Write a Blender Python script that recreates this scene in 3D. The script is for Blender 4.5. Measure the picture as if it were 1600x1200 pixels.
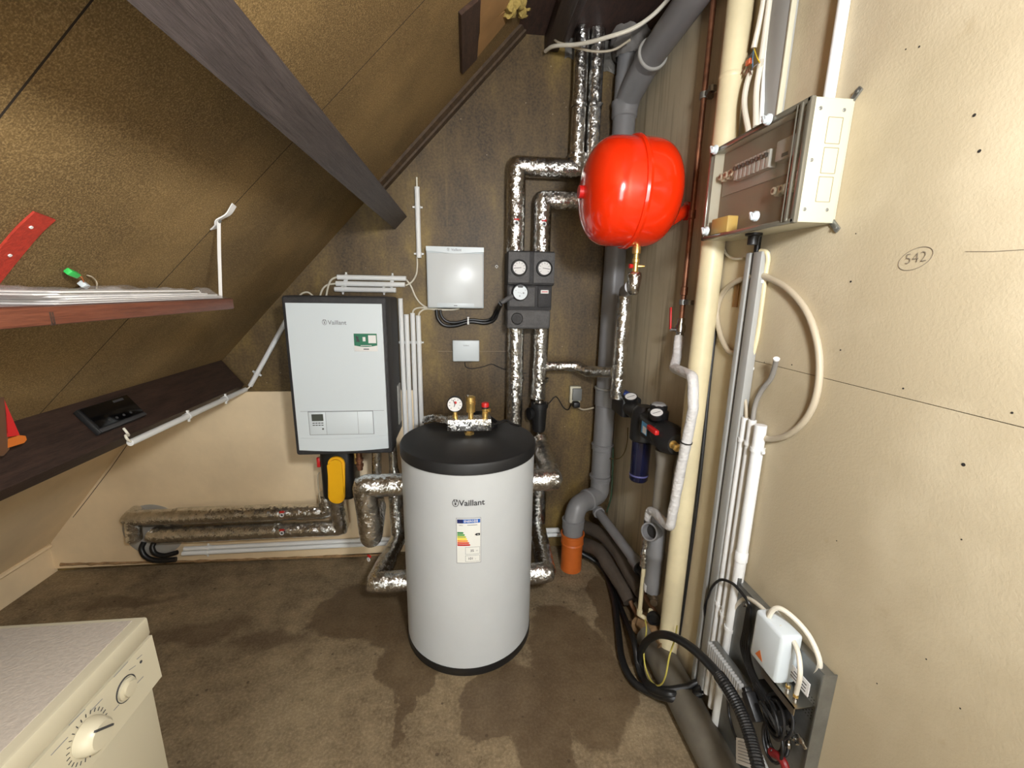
import bpy, bmesh, math, random
from mathutils import Vector, Matrix, noise as mnoise

for _o in list(bpy.data.objects):
    bpy.data.objects.remove(_o, do_unlink=True)
SC = bpy.context.scene
COL = SC.collection
random.seed(7)
V = Vector
PI = math.pi

# ------------------------------------------------------------ camera
CAM_H = 1.53
F_PX = 666.0
_p, _y, _r = (math.radians(a) for a in (12.52, 6.404, 0.967))
FWD = V((math.sin(_y) * math.cos(_p), math.cos(_y) * math.cos(_p), -math.sin(_p)))
_rt = V((math.cos(_y), -math.sin(_y), 0))
_up = _rt.cross(FWD)
RGT = math.cos(_r) * _rt + math.sin(_r) * _up
UPV = -math.sin(_r) * _rt + math.cos(_r) * _up
CAMP = V((0, 0, CAM_H))
cd = bpy.data.cameras.new('camera')
cd.sensor_fit = 'HORIZONTAL'
cd.sensor_width = 36.0
cd.lens = F_PX / 1600 * 36
cd.clip_start = 0.02
cam = bpy.data.objects.new('camera', cd)
COL.objects.link(cam)
_m = Matrix((RGT, UPV, -FWD)).transposed().to_4x4()
_m.translation = CAMP
cam.matrix_world = _m
SC.camera = cam

# ------------------------------------------------------------ light
w = bpy.data.worlds.new('world')
SC.world = w
w.use_nodes = True
w.node_tree.nodes['Background'].inputs[0].default_value = (0.9, 0.93, 1, 1)
w.node_tree.nodes['Background'].inputs[1].default_value = 0.05


def lamp(name, loc, power, radius, col):
    ld = bpy.data.lights.new(name, 'POINT')
    ld.energy = power
    ld.shadow_soft_size = radius
    ld.color = col
    lo = bpy.data.objects.new(name, ld)
    lo.location = loc
    COL.objects.link(lo)
    return lo


lamp('bulb_light', (0.36, -0.15, 1.90), 67, 0.09, (0.96, 0.98, 1.0))
# unseen soft fill light, added in front of the closed rear wall
dl_ = bpy.data.lights.new('rear_fill_light', 'AREA')
dl_.shape = 'RECTANGLE'
dl_.size, dl_.size_y = 0.9, 1.9
dl_.energy = 48
dl_.color = (0.92, 0.96, 1.0)
do_ = bpy.data.objects.new('rear_fill_light', dl_)
do_.location = (-0.15, -2.36, 1.05)
do_.rotation_euler = (PI / 2, 0, PI)
COL.objects.link(do_)

vs = SC.view_settings
vs.view_transform = 'Standard'
vs.look = 'None'
vs.gamma = 1.0
vs.use_curve_mapping = False
vs.exposure = 0.8

# ------------------------------------------------------------ measured planes
YB = 2.29      # back wall
XR = 0.86      # right wall
RA, RS = 2.4355, 1.045   # roof slope: z = RA + RS*x


def ray(x, y):
    return (x - 800) / F_PX * RGT - (y - 600) / F_PX * UPV + FWD


def oy(x, y, Y):
    d = ray(x, y)
    return CAMP + d * (Y / d.y)


def ox(x, y, X):
    d = ray(x, y)
    return CAMP + d * (X / d.x)


def oz(x, y, Z):
    d = ray(x, y)
    return CAMP + d * ((Z - CAM_H) / d.z)


def orf(x, y, off=0.0):
    """point on the roof slope, moved `off` metres into the room"""
    d = ray(x, y)
    k = math.sqrt(1 + RS * RS)
    t = (RA - off * k - CAM_H) / (d.z - RS * d.x)
    return CAMP + d * t


ROOF_N = V((RS, 0, -1)).normalized()     # points into the room
ROOF_U = V((1, 0, RS)).normalized()      # up the slope


# ------------------------------------------------------------ materials
def lin(c):
    return tuple((v / 255 / 12.92 if v / 255 <= 0.04045 else ((v / 255 + 0.055) / 1.055) ** 2.4) for v in c) + (1,)


MATS = {}


def mat(name, col, rough=0.5, metal=0.0, bump=0.0, bscale=200, var=0.0, vscale=6, spec=0.5, col2=None,
        trans=0.0, alpha=1.0, coat=0.0, stretch=(1, 1, 1), detail=4, emit=0.0):
    if name in MATS:
        return MATS[name]
    m = bpy.data.materials.new(name)
    m.use_nodes = True
    nt = m.node_tree
    b = nt.nodes['Principled BSDF']
    b.inputs['Base Color'].default_value = lin(col)
    b.inputs['Roughness'].default_value = rough
    b.inputs['Metallic'].default_value = metal
    b.inputs['Specular IOR Level'].default_value = spec
    b.inputs['Transmission Weight'].default_value = trans
    b.inputs['Alpha'].default_value = alpha
    b.inputs['Coat Weight'].default_value = coat
    if emit:
        b.inputs['Emission Color'].default_value = lin(col)
        b.inputs['Emission Strength'].default_value = emit
    geo = nt.nodes.new('ShaderNodeNewGeometry')
    mp = nt.nodes.new('ShaderNodeMapping')
    mp.inputs['Scale'].default_value = stretch
    nt.links.new(geo.outputs['Position'], mp.inputs['Vector'])
    if var > 0 or col2:
        n = nt.nodes.new('ShaderNodeTexNoise')
        n.inputs['Scale'].default_value = vscale
        n.inputs['Detail'].default_value = detail
        n.inputs['Roughness'].default_value = 0.62
        nt.links.new(mp.outputs[0], n.inputs['Vector'])
        r = nt.nodes.new('ShaderNodeValToRGB')
        a = lin(col)
        c2 = lin(col2) if col2 else tuple(v * (1 - var) for v in a[:3]) + (1,)
        c1 = a if col2 else tuple(min(1, v * (1 + var * 0.6)) for v in a[:3]) + (1,)
        r.color_ramp.elements[0].position = 0.33
        r.color_ramp.elements[1].position = 0.67
        r.color_ramp.elements[0].color = c2
        r.color_ramp.elements[1].color = c1
        nt.links.new(n.outputs['Fac'], r.inputs[0])
        nt.links.new(r.outputs[0], b.inputs['Base Color'])
    if bump > 0:
        n2 = nt.nodes.new('ShaderNodeTexNoise')
        n2.inputs['Scale'].default_value = bscale
        n2.inputs['Detail'].default_value = 3
        nt.links.new(mp.outputs[0], n2.inputs['Vector'])
        bp = nt.nodes.new('ShaderNodeBump')
        bp.inputs['Strength'].default_value = bump
        bp.inputs['Distance'].default_value = 0.01
        nt.links.new(n2.outputs['Fac'], bp.inputs['Height'])
        nt.links.new(bp.outputs[0], b.inputs['Normal'])
    MATS[name] = m
    return m


class NT:
    """tiny helper for longer node graphs"""
    def __init__(s, m):
        s.nt = m.node_tree
        s.b = s.nt.nodes['Principled BSDF']

    def n(s, t, **k):
        x = s.nt.nodes.new('ShaderNode' + t)
        for a, v in k.items():
            setattr(x, a, v)
        return x

    def l(s, a, b):
        s.nt.links.new(a, b)

    def math(s, op, a, b=None):
        x = s.n('Math', operation=op)
        for i, v in enumerate((a, b)):
            if v is None:
                continue
            if isinstance(v, (int, float)):
                x.inputs[i].default_value = v
            else:
                s.l(v, x.inputs[i])
        return x.outputs[0]

    def noise(s, vec, scale, detail=4, rough=0.6, out='Fac'):
        x = s.n('TexNoise')
        x.inputs['Scale'].default_value = scale
        x.inputs['Detail'].default_value = detail
        x.inputs['Roughness'].default_value = rough
        s.l(vec, x.inputs['Vector'])
        return x.outputs[out]

    def ramp(s, fac, stops):
        x = s.n('ValToRGB')
        e = x.color_ramp.elements
        while len(e) < len(stops):
            e.new(0.5)
        for i, (p, c) in enumerate(stops):
            e[i].position = p
            e[i].color = c if len(c) == 4 else lin(c)
        s.l(fac, x.inputs[0])
        return x.outputs[0]

    def mix(s, fac, a, b, mode='MIX'):
        x = s.n('Mix', data_type='RGBA', blend_type=mode)
        for i, v in ((0, fac), (6, a), (7, b)):
            if isinstance(v, (int, float)):
                x.inputs[i].default_value = v
            elif isinstance(v, tuple):
                x.inputs[i].default_value = v if len(v) == 4 else lin(v)
            else:
                s.l(v, x.inputs[i])
        return x.outputs[2]

    def bump(s, h, strength, dist=0.01):
        x = s.n('Bump')
        x.inputs['Strength'].default_value = strength
        x.inputs['Distance'].default_value = dist
        s.l(h, x.inputs['Height'])
        s.l(x.outputs[0], s.b.inputs['Normal'])


def newmat(name, rough=0.6):
    m = bpy.data.materials.new(name)
    m.use_nodes = True
    g = NT(m)
    g.b.inputs['Roughness'].default_value = rough
    geo = g.n('NewGeometry')
    MATS[name] = m
    return m, g, geo.outputs['Position']


BW = (0, 0, 0, 1)
WW = (1, 1, 1, 1)


def m_roof():
    m, g, pos = newmat('chipboard', 0.75)
    mp = g.n('Mapping')
    mp.inputs['Scale'].default_value = (1, 1.0, 1)
    g.l(pos, mp.inputs['Vector'])
    big = g.noise(mp.outputs[0], 2.2, 5)
    fleck = g.noise(mp.outputs[0], 310, 3, 0.65)
    c = g.ramp(big, [(0.38, (94, 74, 40)), (0.62, (138, 112, 68))])
    f = g.ramp(fleck, [(0.34, (66, 50, 26)), (0.5, (124, 99, 60)), (0.66, (196, 168, 118))])
    g.l(g.mix(0.42, c, f), g.b.inputs['Base Color'])
    g.bump(fleck, 0.18, 0.003)
    return m


def m_backwall():
    m, g, pos = newmat('brown_board', 0.55)
    mp = g.n('Mapping')
    mp.inputs['Scale'].default_value = (1.6, 1, 0.7)
    g.l(pos, mp.inputs['Vector'])
    big = g.noise(mp.outputs[0], 2.4, 6, 0.65)
    fine = g.noise(pos, 90, 3)
    c = g.ramp(big, [(0.38, (60, 45, 26)), (0.48, (86, 68, 40)), (0.56, (106, 86, 48)), (0.66, (138, 114, 56))])
    f = g.ramp(fine, [(0.38, (50, 38, 22)), (0.62, (120, 99, 62))])
    col = g.mix(0.27, c, f)
    # thin vertical runs of old varnish
    mp2 = g.n('Mapping')
    mp2.inputs['Scale'].default_value = (30, 1, 1.1)
    g.l(pos, mp2.inputs['Vector'])
    drip = g.ramp(g.noise(mp2.outputs[0], 1.4, 3), [(0.60, BW), (0.75, (0.5, 0.5, 0.5, 1))])
    col = g.mix(g.math('MULTIPLY', drip, 0.6), col, (118, 98, 58))
    # paint specks
    vor = g.n('TexVoronoi')
    vor.inputs['Scale'].default_value = 16
    g.l(pos, vor.inputs['Vector'])
    spk = g.ramp(vor.outputs['Distance'], [(0.03, WW), (0.05, BW)])
    col = g.mix(g.math('MULTIPLY', spk, 0.5), col, (190, 175, 150))
    g.l(col, g.b.inputs['Base Color'])
    g.bump(fine, 0.12, 0.004)
    return m


def m_plaster():
    m, g, pos = newmat('cream_plaster', 0.6)
    peel = g.noise(pos, 190, 3, 0.5)
    big = g.noise(pos, 1.7, 5)
    spots = g.noise(pos, 14, 3)
    c = g.ramp(big, [(0.38, (180, 166, 138)), (0.62, (204, 191, 163))])
    mps = g.n('Mapping')
    mps.inputs['Scale'].default_value = (1, 22, 1.0)
    g.l(pos, mps.inputs['Vector'])
    sy_ = g.n('SeparateXYZ')
    g.l(pos, sy_.inputs[0])
    streak = g.ramp(g.noise(mps.outputs[0], 1.6, 4), [(0.50, BW), (0.72, WW)])
    near = g.ramp(sy_.outputs['Y'], [(0.0, BW), (1.0, WW)])
    zone = g.n('MapRange')
    zone.inputs[1].default_value = 1.35
    zone.inputs[2].default_value = 1.75
    g.l(sy_.outputs['Y'], zone.inputs[0])
    c = g.mix(g.math('MULTIPLY', g.math('MULTIPLY', streak, zone.outputs[0]), 0.55), c, (116, 98, 72))
    c = g.mix(g.ramp(spots, [(0.66, BW), (0.76, (0.35, 0.35, 0.35, 1))]), c, (160, 140, 108))
    # damp and dirt at the foot of the wall
    sx = g.n('SeparateXYZ')
    g.l(pos, sx.inputs[0])
    lo = g.math('ADD', sx.outputs['Z'], g.math('MULTIPLY', g.noise(pos, 6, 5), 0.25))
    dirt = g.ramp(lo, [(0.14, WW), (0.30, BW)])
    c = g.mix(g.math('MULTIPLY', dirt, 0.75), c, (112, 92, 66))
    g.l(c, g.b.inputs['Base Color'])
    g.bump(peel, 0.20, 0.003)
    return m


def m_floor():
    m, g, pos = newmat('concrete_floor', 0.8)
    big = g.noise(pos, 2.6, 6, 0.62)
    mid = g.noise(pos, 11, 5, 0.65)
    fine = g.noise(pos, 95, 5, 0.72)
    c = g.ramp(big, [(0.36, (92, 77, 54)), (0.5, (126, 108, 80)), (0.64, (154, 135, 103))])
    c = g.mix(0.35, c, g.ramp(mid, [(0.38, (76, 62, 44)), (0.62, (160, 142, 113))]))
    c = g.mix(0.26, c, g.ramp(fine, [(0.36, (62, 51, 36)), (0.5, (130, 113, 88)), (0.66, (190, 173, 144))]))
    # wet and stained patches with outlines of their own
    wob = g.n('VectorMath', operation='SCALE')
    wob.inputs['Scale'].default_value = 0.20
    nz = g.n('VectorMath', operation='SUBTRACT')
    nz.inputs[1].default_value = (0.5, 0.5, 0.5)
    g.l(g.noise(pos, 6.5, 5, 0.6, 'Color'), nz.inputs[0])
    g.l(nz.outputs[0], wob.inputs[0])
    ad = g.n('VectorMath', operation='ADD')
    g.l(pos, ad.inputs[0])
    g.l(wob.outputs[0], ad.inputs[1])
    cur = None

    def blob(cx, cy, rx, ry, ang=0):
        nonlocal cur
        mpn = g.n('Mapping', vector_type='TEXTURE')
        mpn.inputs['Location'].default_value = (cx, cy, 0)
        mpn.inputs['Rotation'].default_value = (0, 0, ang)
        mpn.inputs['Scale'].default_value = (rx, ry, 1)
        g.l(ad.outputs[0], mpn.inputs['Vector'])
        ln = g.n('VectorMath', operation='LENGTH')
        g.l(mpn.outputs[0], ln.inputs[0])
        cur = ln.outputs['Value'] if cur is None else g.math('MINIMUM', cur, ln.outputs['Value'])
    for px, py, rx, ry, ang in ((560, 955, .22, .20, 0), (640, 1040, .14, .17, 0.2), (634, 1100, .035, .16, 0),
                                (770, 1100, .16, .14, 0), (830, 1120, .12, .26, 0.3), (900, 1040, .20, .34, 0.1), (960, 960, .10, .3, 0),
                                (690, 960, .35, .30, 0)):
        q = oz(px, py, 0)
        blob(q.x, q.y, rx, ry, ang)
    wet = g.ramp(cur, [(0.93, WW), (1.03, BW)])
    cur = None
    for px, py, rx, ry, ang in ((300, 990, .30, .09, 0.15), (420, 1000, .22, .07, 0), (200, 940, .3, .05, 0)):
        q = oz(px, py, 0)
        blob(q.x, q.y, rx, ry, ang)
    old = g.ramp(cur, [(0.5, WW), (1.15, BW)])
    c = g.mix(g.math('MULTIPLY', old, 0.55), c, (70, 52, 32))
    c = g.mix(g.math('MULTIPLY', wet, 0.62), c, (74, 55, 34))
    # small dark chips
    vor = g.n('TexVoronoi')
    vor.inputs['Scale'].default_value = 13
    g.l(pos, vor.inputs['Vector'])
    chip = g.ramp(g.math('ADD', vor.outputs['Distance'], g.math('MULTIPLY', mid, 0.12)), [(0.12, WW), (0.15, BW)])
    c = g.mix(g.math('MULTIPLY', chip, 0.6), c, (52, 38, 24))
    g.l(c, g.b.inputs['Base Color'])
    rr = g.n('MapRange')
    rr.inputs[3].default_value = 0.85
    rr.inputs[4].default_value = 0.55
    g.l(wet, rr.inputs[0])
    g.l(rr.outputs[0], g.b.inputs['Roughness'])
    g.bump(g.math('ADD', fine, mid), 0.45, 0.004)
    return m


def m_foil(name='foil', tint=(226, 225, 222)):
    m, g, pos = newmat(name, 0.24)
    g.b.inputs['Metallic'].default_value = 1.0
    cc = g.ramp(g.noise(pos, 24, 3), [(0.35, tuple(int(v * 0.84) for v in tint)), (0.6, tint)])
    g.l(cc, g.b.inputs['Base Color'])
    # creases: every little facet tilts its own way
    geo = g.n('NewGeometry')
    cur = geo.outputs['Normal']
    warp = g.n('VectorMath', operation='ADD')
    sc_ = g.n('VectorMath', operation='SCALE')
    sc_.inputs['Scale'].default_value = 0.02
    g.l(g.noise(pos, 40, 3, 0.6, 'Color'), sc_.inputs[0])
    g.l(pos, warp.inputs[0])
    g.l(sc_.outputs[0], warp.inputs[1])
    for scale, amt in ((70, 0.30), (190, 0.28)):
        vor = g.n('TexVoronoi')
        vor.inputs['Scale'].default_value = scale
        g.l(warp.outputs[0], vor.inputs['Vector'])
        c0 = g.n('VectorMath', operation='SUBTRACT')
        c0.inputs[1].default_value = (0.5, 0.5, 0.5)
        g.l(vor.outputs['Color'], c0.inputs[0])
        c1 = g.n('VectorMath', operation='SCALE')
        c1.inputs['Scale'].default_value = amt
        g.l(c0.outputs[0], c1.inputs[0])
        ad = g.n('VectorMath', operation='ADD')
        g.l(cur, ad.inputs[0])
        g.l(c1.outputs[0], ad.inputs[1])
        cur = ad.outputs[0]
    nm = g.n('VectorMath', operation='NORMALIZE')
    g.l(cur, nm.inputs[0])
    bp = g.n('Bump')
    bp.inputs['Strength'].default_value = 0.35
    bp.inputs['Distance'].default_value = 0.004
    g.l(g.noise(pos, 120, 3, 0.7), bp.inputs['Height'])
    g.l(nm.outputs[0], bp.inputs['Normal'])
    g.l(bp.outputs[0], g.b.inputs['Normal'])
    return m


def m_wood(name, ca, cb, rough, scale=(1, 1, 1), bump=0.3):
    m, g, pos = newmat(name, rough)
    mp = g.n('Mapping')
    mp.inputs['Scale'].default_value = scale
    g.l(pos, mp.inputs['Vector'])
    a = g.noise(mp.outputs[0], 8, 6, 0.65)
    b2 = g.noise(mp.outputs[0], 45, 4, 0.6)
    h = g.math('ADD', g.math('MULTIPLY', a, 0.6), g.math('MULTIPLY', b2, 0.4))
    g.l(g.ramp(h, [(0.36, cb), (0.62, ca)]), g.b.inputs['Base Color'])
    g.bump(h, bump, 0.006)
    return m


M_ROOF = m_roof()
M_BACK = m_backwall()
M_PLAST = m_plaster()
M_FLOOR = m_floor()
M_FOIL = m_foil()
M_TAN = mat('tan_board', (234, 212, 176), 0.6, var=0.10, vscale=3, bump=0.06, bscale=60)
M_BEAM = m_wood('beam_wood', (74, 66, 64), (40, 34, 33), 0.5, (14, 0.7, 14))
M_LEDGE = m_wood('ledge_wood', (64, 46, 38), (34, 24, 20), 0.5, (9, 0.9, 9))
M_SHELF = m_wood('shelf_wood', (122, 72, 52), (86, 47, 33), 0.45, (9, 0.8, 20), 0.15)
M_DARKW = m_wood('dark_board', (80, 58, 46), (48, 34, 28), 0.6, (3, 1, 6))
M_CEIL = m_wood('ceiling_board', (74, 52, 44), (42, 30, 27), 0.6, (5, 1.2, 1))
M_WHITE = mat('white_enamel', (206, 214, 218), 0.35, bump=0.02, bscale=300)
M_TANKW = mat('white_fabric_jacket', (194, 197, 198), 0.5, bump=0.05, bscale=240, var=0.03, vscale=5)
M_COND = mat('conduit_white', (228, 229, 228), 0.4)
M_CABLE_W = mat('cable_white', (216, 210, 194), 0.45)
M_CABLE_C = mat('cable_beige', (176, 164, 142), 0.5)
M_CREAM = mat('cream_pipe', (216, 203, 166), 0.45, var=0.12, vscale=5)
M_GREY = mat('grey_pvc', (124, 123, 124), 0.38, var=0.08, vscale=7)
M_GREYL = mat('grey_pvc_seal', (158, 156, 150), 0.5)
M_ORANGE = mat('orange_pvc', (190, 96, 36), 0.4, var=0.1, vscale=9)
M_BLACK = mat('black_plastic', (26, 26, 27), 0.45, bump=0.05, bscale=200)
M_EPP = mat('black_foam', (50, 49, 50), 0.62, bump=0.35, bscale=230, var=0.2, vscale=40)
M_EPPL = mat('sheen_foam', (88, 87, 87), 0.6, bump=0.35, bscale=230, var=0.2, vscale=40)  # lighter copy of the black foam, its gloss put into the base colour
M_RUB = mat('black_rubber', (20, 20, 21), 0.42)
M_RED = mat('red_lacquer', (232, 46, 8), 0.18, coat=0.5)
M_REDP = mat('red_plastic', (196, 30, 28), 0.4)
M_BRASS = mat('brass', (224, 190, 116), 0.34, 0.85, var=0.15, vscale=40)
M_COPPER = mat('copper', (140, 96, 72), 0.45, 0.7, var=0.45, vscale=20)
M_CHROME = mat('chrome', (190, 188, 184), 0.22, 1.0)
M_STEEL = mat('galvanised_steel', (150, 152, 150), 0.42, 0.85, var=0.15, vscale=18)
M_TRUNK = mat('grey_trunking', (156, 156, 152), 0.5)
M_INK = mat('dark_print', (58, 58, 60), 0.6)
M_INKL = mat('grey_print', (128, 130, 134), 0.6)
M_TAPE = mat('white_tape', (204, 202, 200), 0.55, bump=0.5, bscale=45, stretch=(1, 1, 2.2))
M_BOXC = mat('beige_enamel', (190, 186, 164), 0.42)
M_CLEAR = mat('clear_cover', (150, 140, 118), 0.06, alpha=0.12)
M_DARK = mat('dark_interior', (34, 31, 29), 0.7)
M_GREEN = mat('green_plastic', (60, 196, 92), 0.4)
M_YELLOW = mat('yellow_plastic', (240, 178, 20), 0.35)
M_SHADOWGAP = mat('joint_filler', (40, 30, 20), 0.9)
M_PAPER = mat('paper', (224, 222, 220), 0.6)
M_WHITEC = mat('washer_white', (192, 184, 160), 0.38)
M_WTOP = mat('washer_top', (180, 170, 158), 0.5, var=0.10, vscale=170, bump=.15, bscale=170)
M_FOAM = mat('grey_pipe_foam', (74, 64, 54), 0.8, var=0.2, vscale=14, bump=0.2, bscale=60)
M_CLOTH = mat('grey_wrap', (112, 108, 104), 0.75, var=0.15, vscale=12, bump=0.3, bscale=40)


# ------------------------------------------------------------ mesh helpers
def fillet(pts, rad, n=6):
    pts = [V(p) for p in pts]
    if rad <= 0 or len(pts) < 3:
        return pts
    out = [pts[0]]
    for i in range(1, len(pts) - 1):
        a, b, c = pts[i - 1], pts[i], pts[i + 1]
        u, v = (a - b), (c - b)
        lu, lv = u.length, v.length
        u.normalize()
        v.normalize()
        ang = u.angle(v)
        if ang > PI - 0.03:
            out.append(b)
            continue
        t = min(rad / math.tan(ang / 2), lu * 0.48, lv * 0.48)
        p0, p1 = b + u * t, b + v * t
        for k in range(n + 1):
            s = k / n
            out.append(p0 * (1 - s) ** 2 + b * 2 * s * (1 - s) + p1 * s * s)
    out.append(pts[-1])
    return out


def spline(pts, n=8):
    pts = [V(p) for p in pts]
    if len(pts) < 3:
        return pts
    q = [pts[0] * 2 - pts[1]] + pts + [pts[-1] * 2 - pts[-2]]
    out = []
    for i in range(1, len(q) - 2):
        a, b, c, d = q[i - 1:i + 3]
        for k in range(n):
            t = k / n
            out.append(0.5 * ((2 * b) + (c - a) * t + (2 * a - 5 * b + 4 * c - d) * t * t + (3 * b - a - 3 * c + d) * t ** 3))
    out.append(pts[-1])
    return out


def densify(pts, step):
    out = [pts[0]]
    for a, b in zip(pts, pts[1:]):
        n = max(1, int((b - a).length / step))
        for k in range(1, n + 1):
            out.append(a.lerp(b, k / n))
    return out


class G:
    def __init__(s):
        s.bm = bmesh.new()

    def _merge(s, bm):
        me = bpy.data.meshes.new('t')
        bm.to_mesh(me)
        bm.free()
        s.bm.from_mesh(me)
        bpy.data.meshes.remove(me)
        return s

    def box(s, lo, hi, bev=0.0, seg=2):
        lo, hi = V(lo), V(hi)
        c = (lo + hi) / 2
        h = (hi - lo) / 2
        return s.obox(c, (V((1, 0, 0)), V((0, 1, 0)), V((0, 0, 1))), (abs(h.x), abs(h.y), abs(h.z)), bev, seg)

    def obox(s, c, axes, half, bev=0.0, seg=2):
        bm = bmesh.new()
        bmesh.ops.create_cube(bm, size=2)
        for v in bm.verts:
            v.co = V(c) + axes[0] * (v.co.x * half[0]) + axes[1] * (v.co.y * half[1]) + axes[2] * (v.co.z * half[2])
        bmesh.ops.recalc_face_normals(bm, faces=bm.faces)
        if bev > 0:
            bmesh.ops.bevel(bm, geom=list(bm.edges), offset=min(bev, min(half) * 0.95), segments=seg, affect='EDGES', profile=0.5)
        return s._merge(bm)

    def tube(s, pts, r, seg=14, fil=0.0, nz=0.0, step=0.0, cap=True, fn=6):
        """r: radius or list/func of radius per arclength fraction"""
        P = fillet(pts, fil, fn) if fil else [V(p) for p in pts]
        if step:
            P = densify(P, step)
        L = [0]
        for a, b in zip(P, P[1:]):
            L.append(L[-1] + (b - a).length)
        tot = L[-1] or 1
        bm = s.bm
        rings = []
        tan0 = (P[1] - P[0]).normalized()
        nrm = tan0.orthogonal().normalized()
        prev = tan0
        N = len(P)
        for i, p in enumerate(P):
            if i == 0:
                t = tan0
            elif i == N - 1:
                t = (P[-1] - P[-2]).normalized()
            else:
                t = ((P[i + 1] - p).normalized() + (p - P[i - 1]).normalized()).normalized()
            q = prev.rotation_difference(t)
            nrm = (q @ nrm).normalized()
            nrm = (nrm - t * nrm.dot(t)).normalized()
            prev = t
            bn = t.cross(nrm)
            rr = r(L[i] / tot) if callable(r) else r
            ring = []
            for k in range(seg):
                a = 2 * PI * k / seg
                d = nrm * math.cos(a) + bn * math.sin(a)
                q2 = p + d * rr
                if 0 < i < N - 1:
                    tin = (p - P[i - 1]).normalized()
                    d0 = (d - tin * d.dot(tin))
                    if d0.length > .2:
                        d0 = d0.normalized()
                        q2 = p + d0 * rr - tin * (d0.dot(t) * rr / max(.35, tin.dot(t)))
                if nz:
                    q2 = q2 + d * (mnoise.noise(q2 * 26) * nz * rr + mnoise.noise(q2 * 75) * nz * 0.5 * rr)
                ring.append(bm.verts.new(q2))
            rings.append(ring)
        for a, b in zip(rings, rings[1:]):
            for k in range(seg):
                bm.faces.new((a[k], a[(k + 1) % seg], b[(k + 1) % seg], b[k]))
        if cap:
            bm.faces.new(list(reversed(rings[0])))
            bm.faces.new(rings[-1])
        return s

    def lathe(s, prof, org, axis=(0, 0, 1), seg=32, cap=True):
        """prof: (radius, height along axis)"""
        org = V(org)
        ax = V(axis).normalized()
        u = ax.orthogonal().normalized()
        v = ax.cross(u)
        bm = s.bm
        rings = []
        for r, h in prof:
            if r < 1e-6:
                rings.append([bm.verts.new(org + ax * h)])
            else:
                rings.append([bm.verts.new(org + ax * h + (u * math.cos(2 * PI * k / seg) + v * math.sin(2 * PI * k / seg)) * r) for k in range(seg)])
        for a, b in zip(rings, rings[1:]):
            for k in range(seg):
                k2 = (k + 1) % seg
                if len(a) == 1 and len(b) == 1:
                    break
                if len(a) == 1:
                    bm.faces.new((a[0], b[k2], b[k]))
                elif len(b) == 1:
                    bm.faces.new((a[k], a[k2], b[0]))
                else:
                    bm.faces.new((a[k], a[k2], b[k2], b[k]))
        if cap:
            if len(rings[0]) > 1:
                bm.faces.new(list(reversed(rings[0])))
            if len(rings[-1]) > 1:
                bm.faces.new(rings[-1])
        return s

    def cyl(s, p0, p1, r0, r1=None, seg=20, bev=0.0):
        p0, p1 = V(p0), V(p1)
        d = p1 - p0
        L = d.length
        r1 = r0 if r1 is None else r1
        if bev:
            return s.lathe([(r0 - bev, 0), (r0, bev), (r1, L - bev), (r1 - bev, L)], p0, d, seg)
        return s.lathe([(r0, 0), (r1, L)], p0, d, seg)

    def prism(s, poly, ext):
        ext = V(ext)
        a = [s.bm.verts.new(V(p)) for p in poly]
        b = [s.bm.verts.new(V(p) + ext) for p in poly]
        n = len(a)
        s.bm.faces.new(list(reversed(a)))
        s.bm.faces.new(b)
        for k in range(n):
            s.bm.faces.new((a[k], a[(k + 1) % n], b[(k + 1) % n], b[k]))
        return s

    def ribbon(s, pts, wdir, width, th):
        """flat band along pts; wdir is the width direction"""
        pts = [V(p) for p in pts]
        rows = []
        for i, p in enumerate(pts):
            t = (pts[min(i + 1, len(pts) - 1)] - pts[max(i - 1, 0)]).normalized()
            wd = (V(wdir) - t * V(wdir).dot(t)).normalized()
            n = t.cross(wd).normalized()
            rows.append([s.bm.verts.new(p + wd * a * width / 2 + n * b * th / 2) for a, b in ((-1, -1), (1, -1), (1, 1), (-1, 1))])
        for a, b in zip(rows, rows[1:]):
            for k in range(4):
                s.bm.faces.new((a[k], a[(k + 1) % 4], b[(k + 1) % 4], b[k]))
        s.bm.faces.new(list(reversed(rows[0])))
        s.bm.faces.new(rows[-1])
        return s

    def grid(s, fn, nu, nv, th=None):
        vs_ = [[s.bm.verts.new(fn(i / nu, j / nv)) for j in range(nv + 1)] for i in range(nu + 1)]
        for i in range(nu):
            for j in range(nv):
                s.bm.faces.new((vs_[i][j], vs_[i + 1][j], vs_[i + 1][j + 1], vs_[i][j + 1]))
        return s


ORG = {}


def build(name, g, m, parent=None, smooth=35, label=None, cat=None, group=None, kind=None):
    bm = g.bm
    bmesh.ops.recalc_face_normals(bm, faces=bm.faces)
    xs = [v.co for v in bm.verts]
    lo = V((min(p.x for p in xs), min(p.y for p in xs), min(p.z for p in xs)))
    hi = V((max(p.x for p in xs), max(p.y for p in xs), max(p.z for p in xs)))
    o = (lo + hi) / 2
    if parent is None:
        o.z = lo.z
    for v in bm.verts:
        v.co -= o
    me = bpy.data.meshes.new(name)
    bm.to_mesh(me)
    bm.free()
    me.materials.append(m)
    if smooth:
        me.shade_smooth()
        me.set_sharp_from_angle(angle=math.radians(smooth))
    ob = bpy.data.objects.new(name, me)
    COL.objects.link(ob)
    if parent is not None:
        ob.parent = parent
        ob.location = o - ORG[parent.name]
    else:
        ob.location = o
    ORG[ob.name] = o
    tag(ob, label, cat, group, kind)
    return ob


def tag(o, label=None, cat=None, group=None, kind=None):
    if label:
        o['label'] = label
    if cat:
        o['category'] = cat
    if group:
        o['group'] = group
    if kind:
        o['kind'] = kind
    return o


def thing(name, base, label, cat, group=None, kind=None):
    e = bpy.data.objects.new(name, None)
    e.empty_display_size = 0.05
    COL.objects.link(e)
    e.location = base
    ORG[e.name] = V(base)
    return tag(e, label, cat, group, kind)


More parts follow.
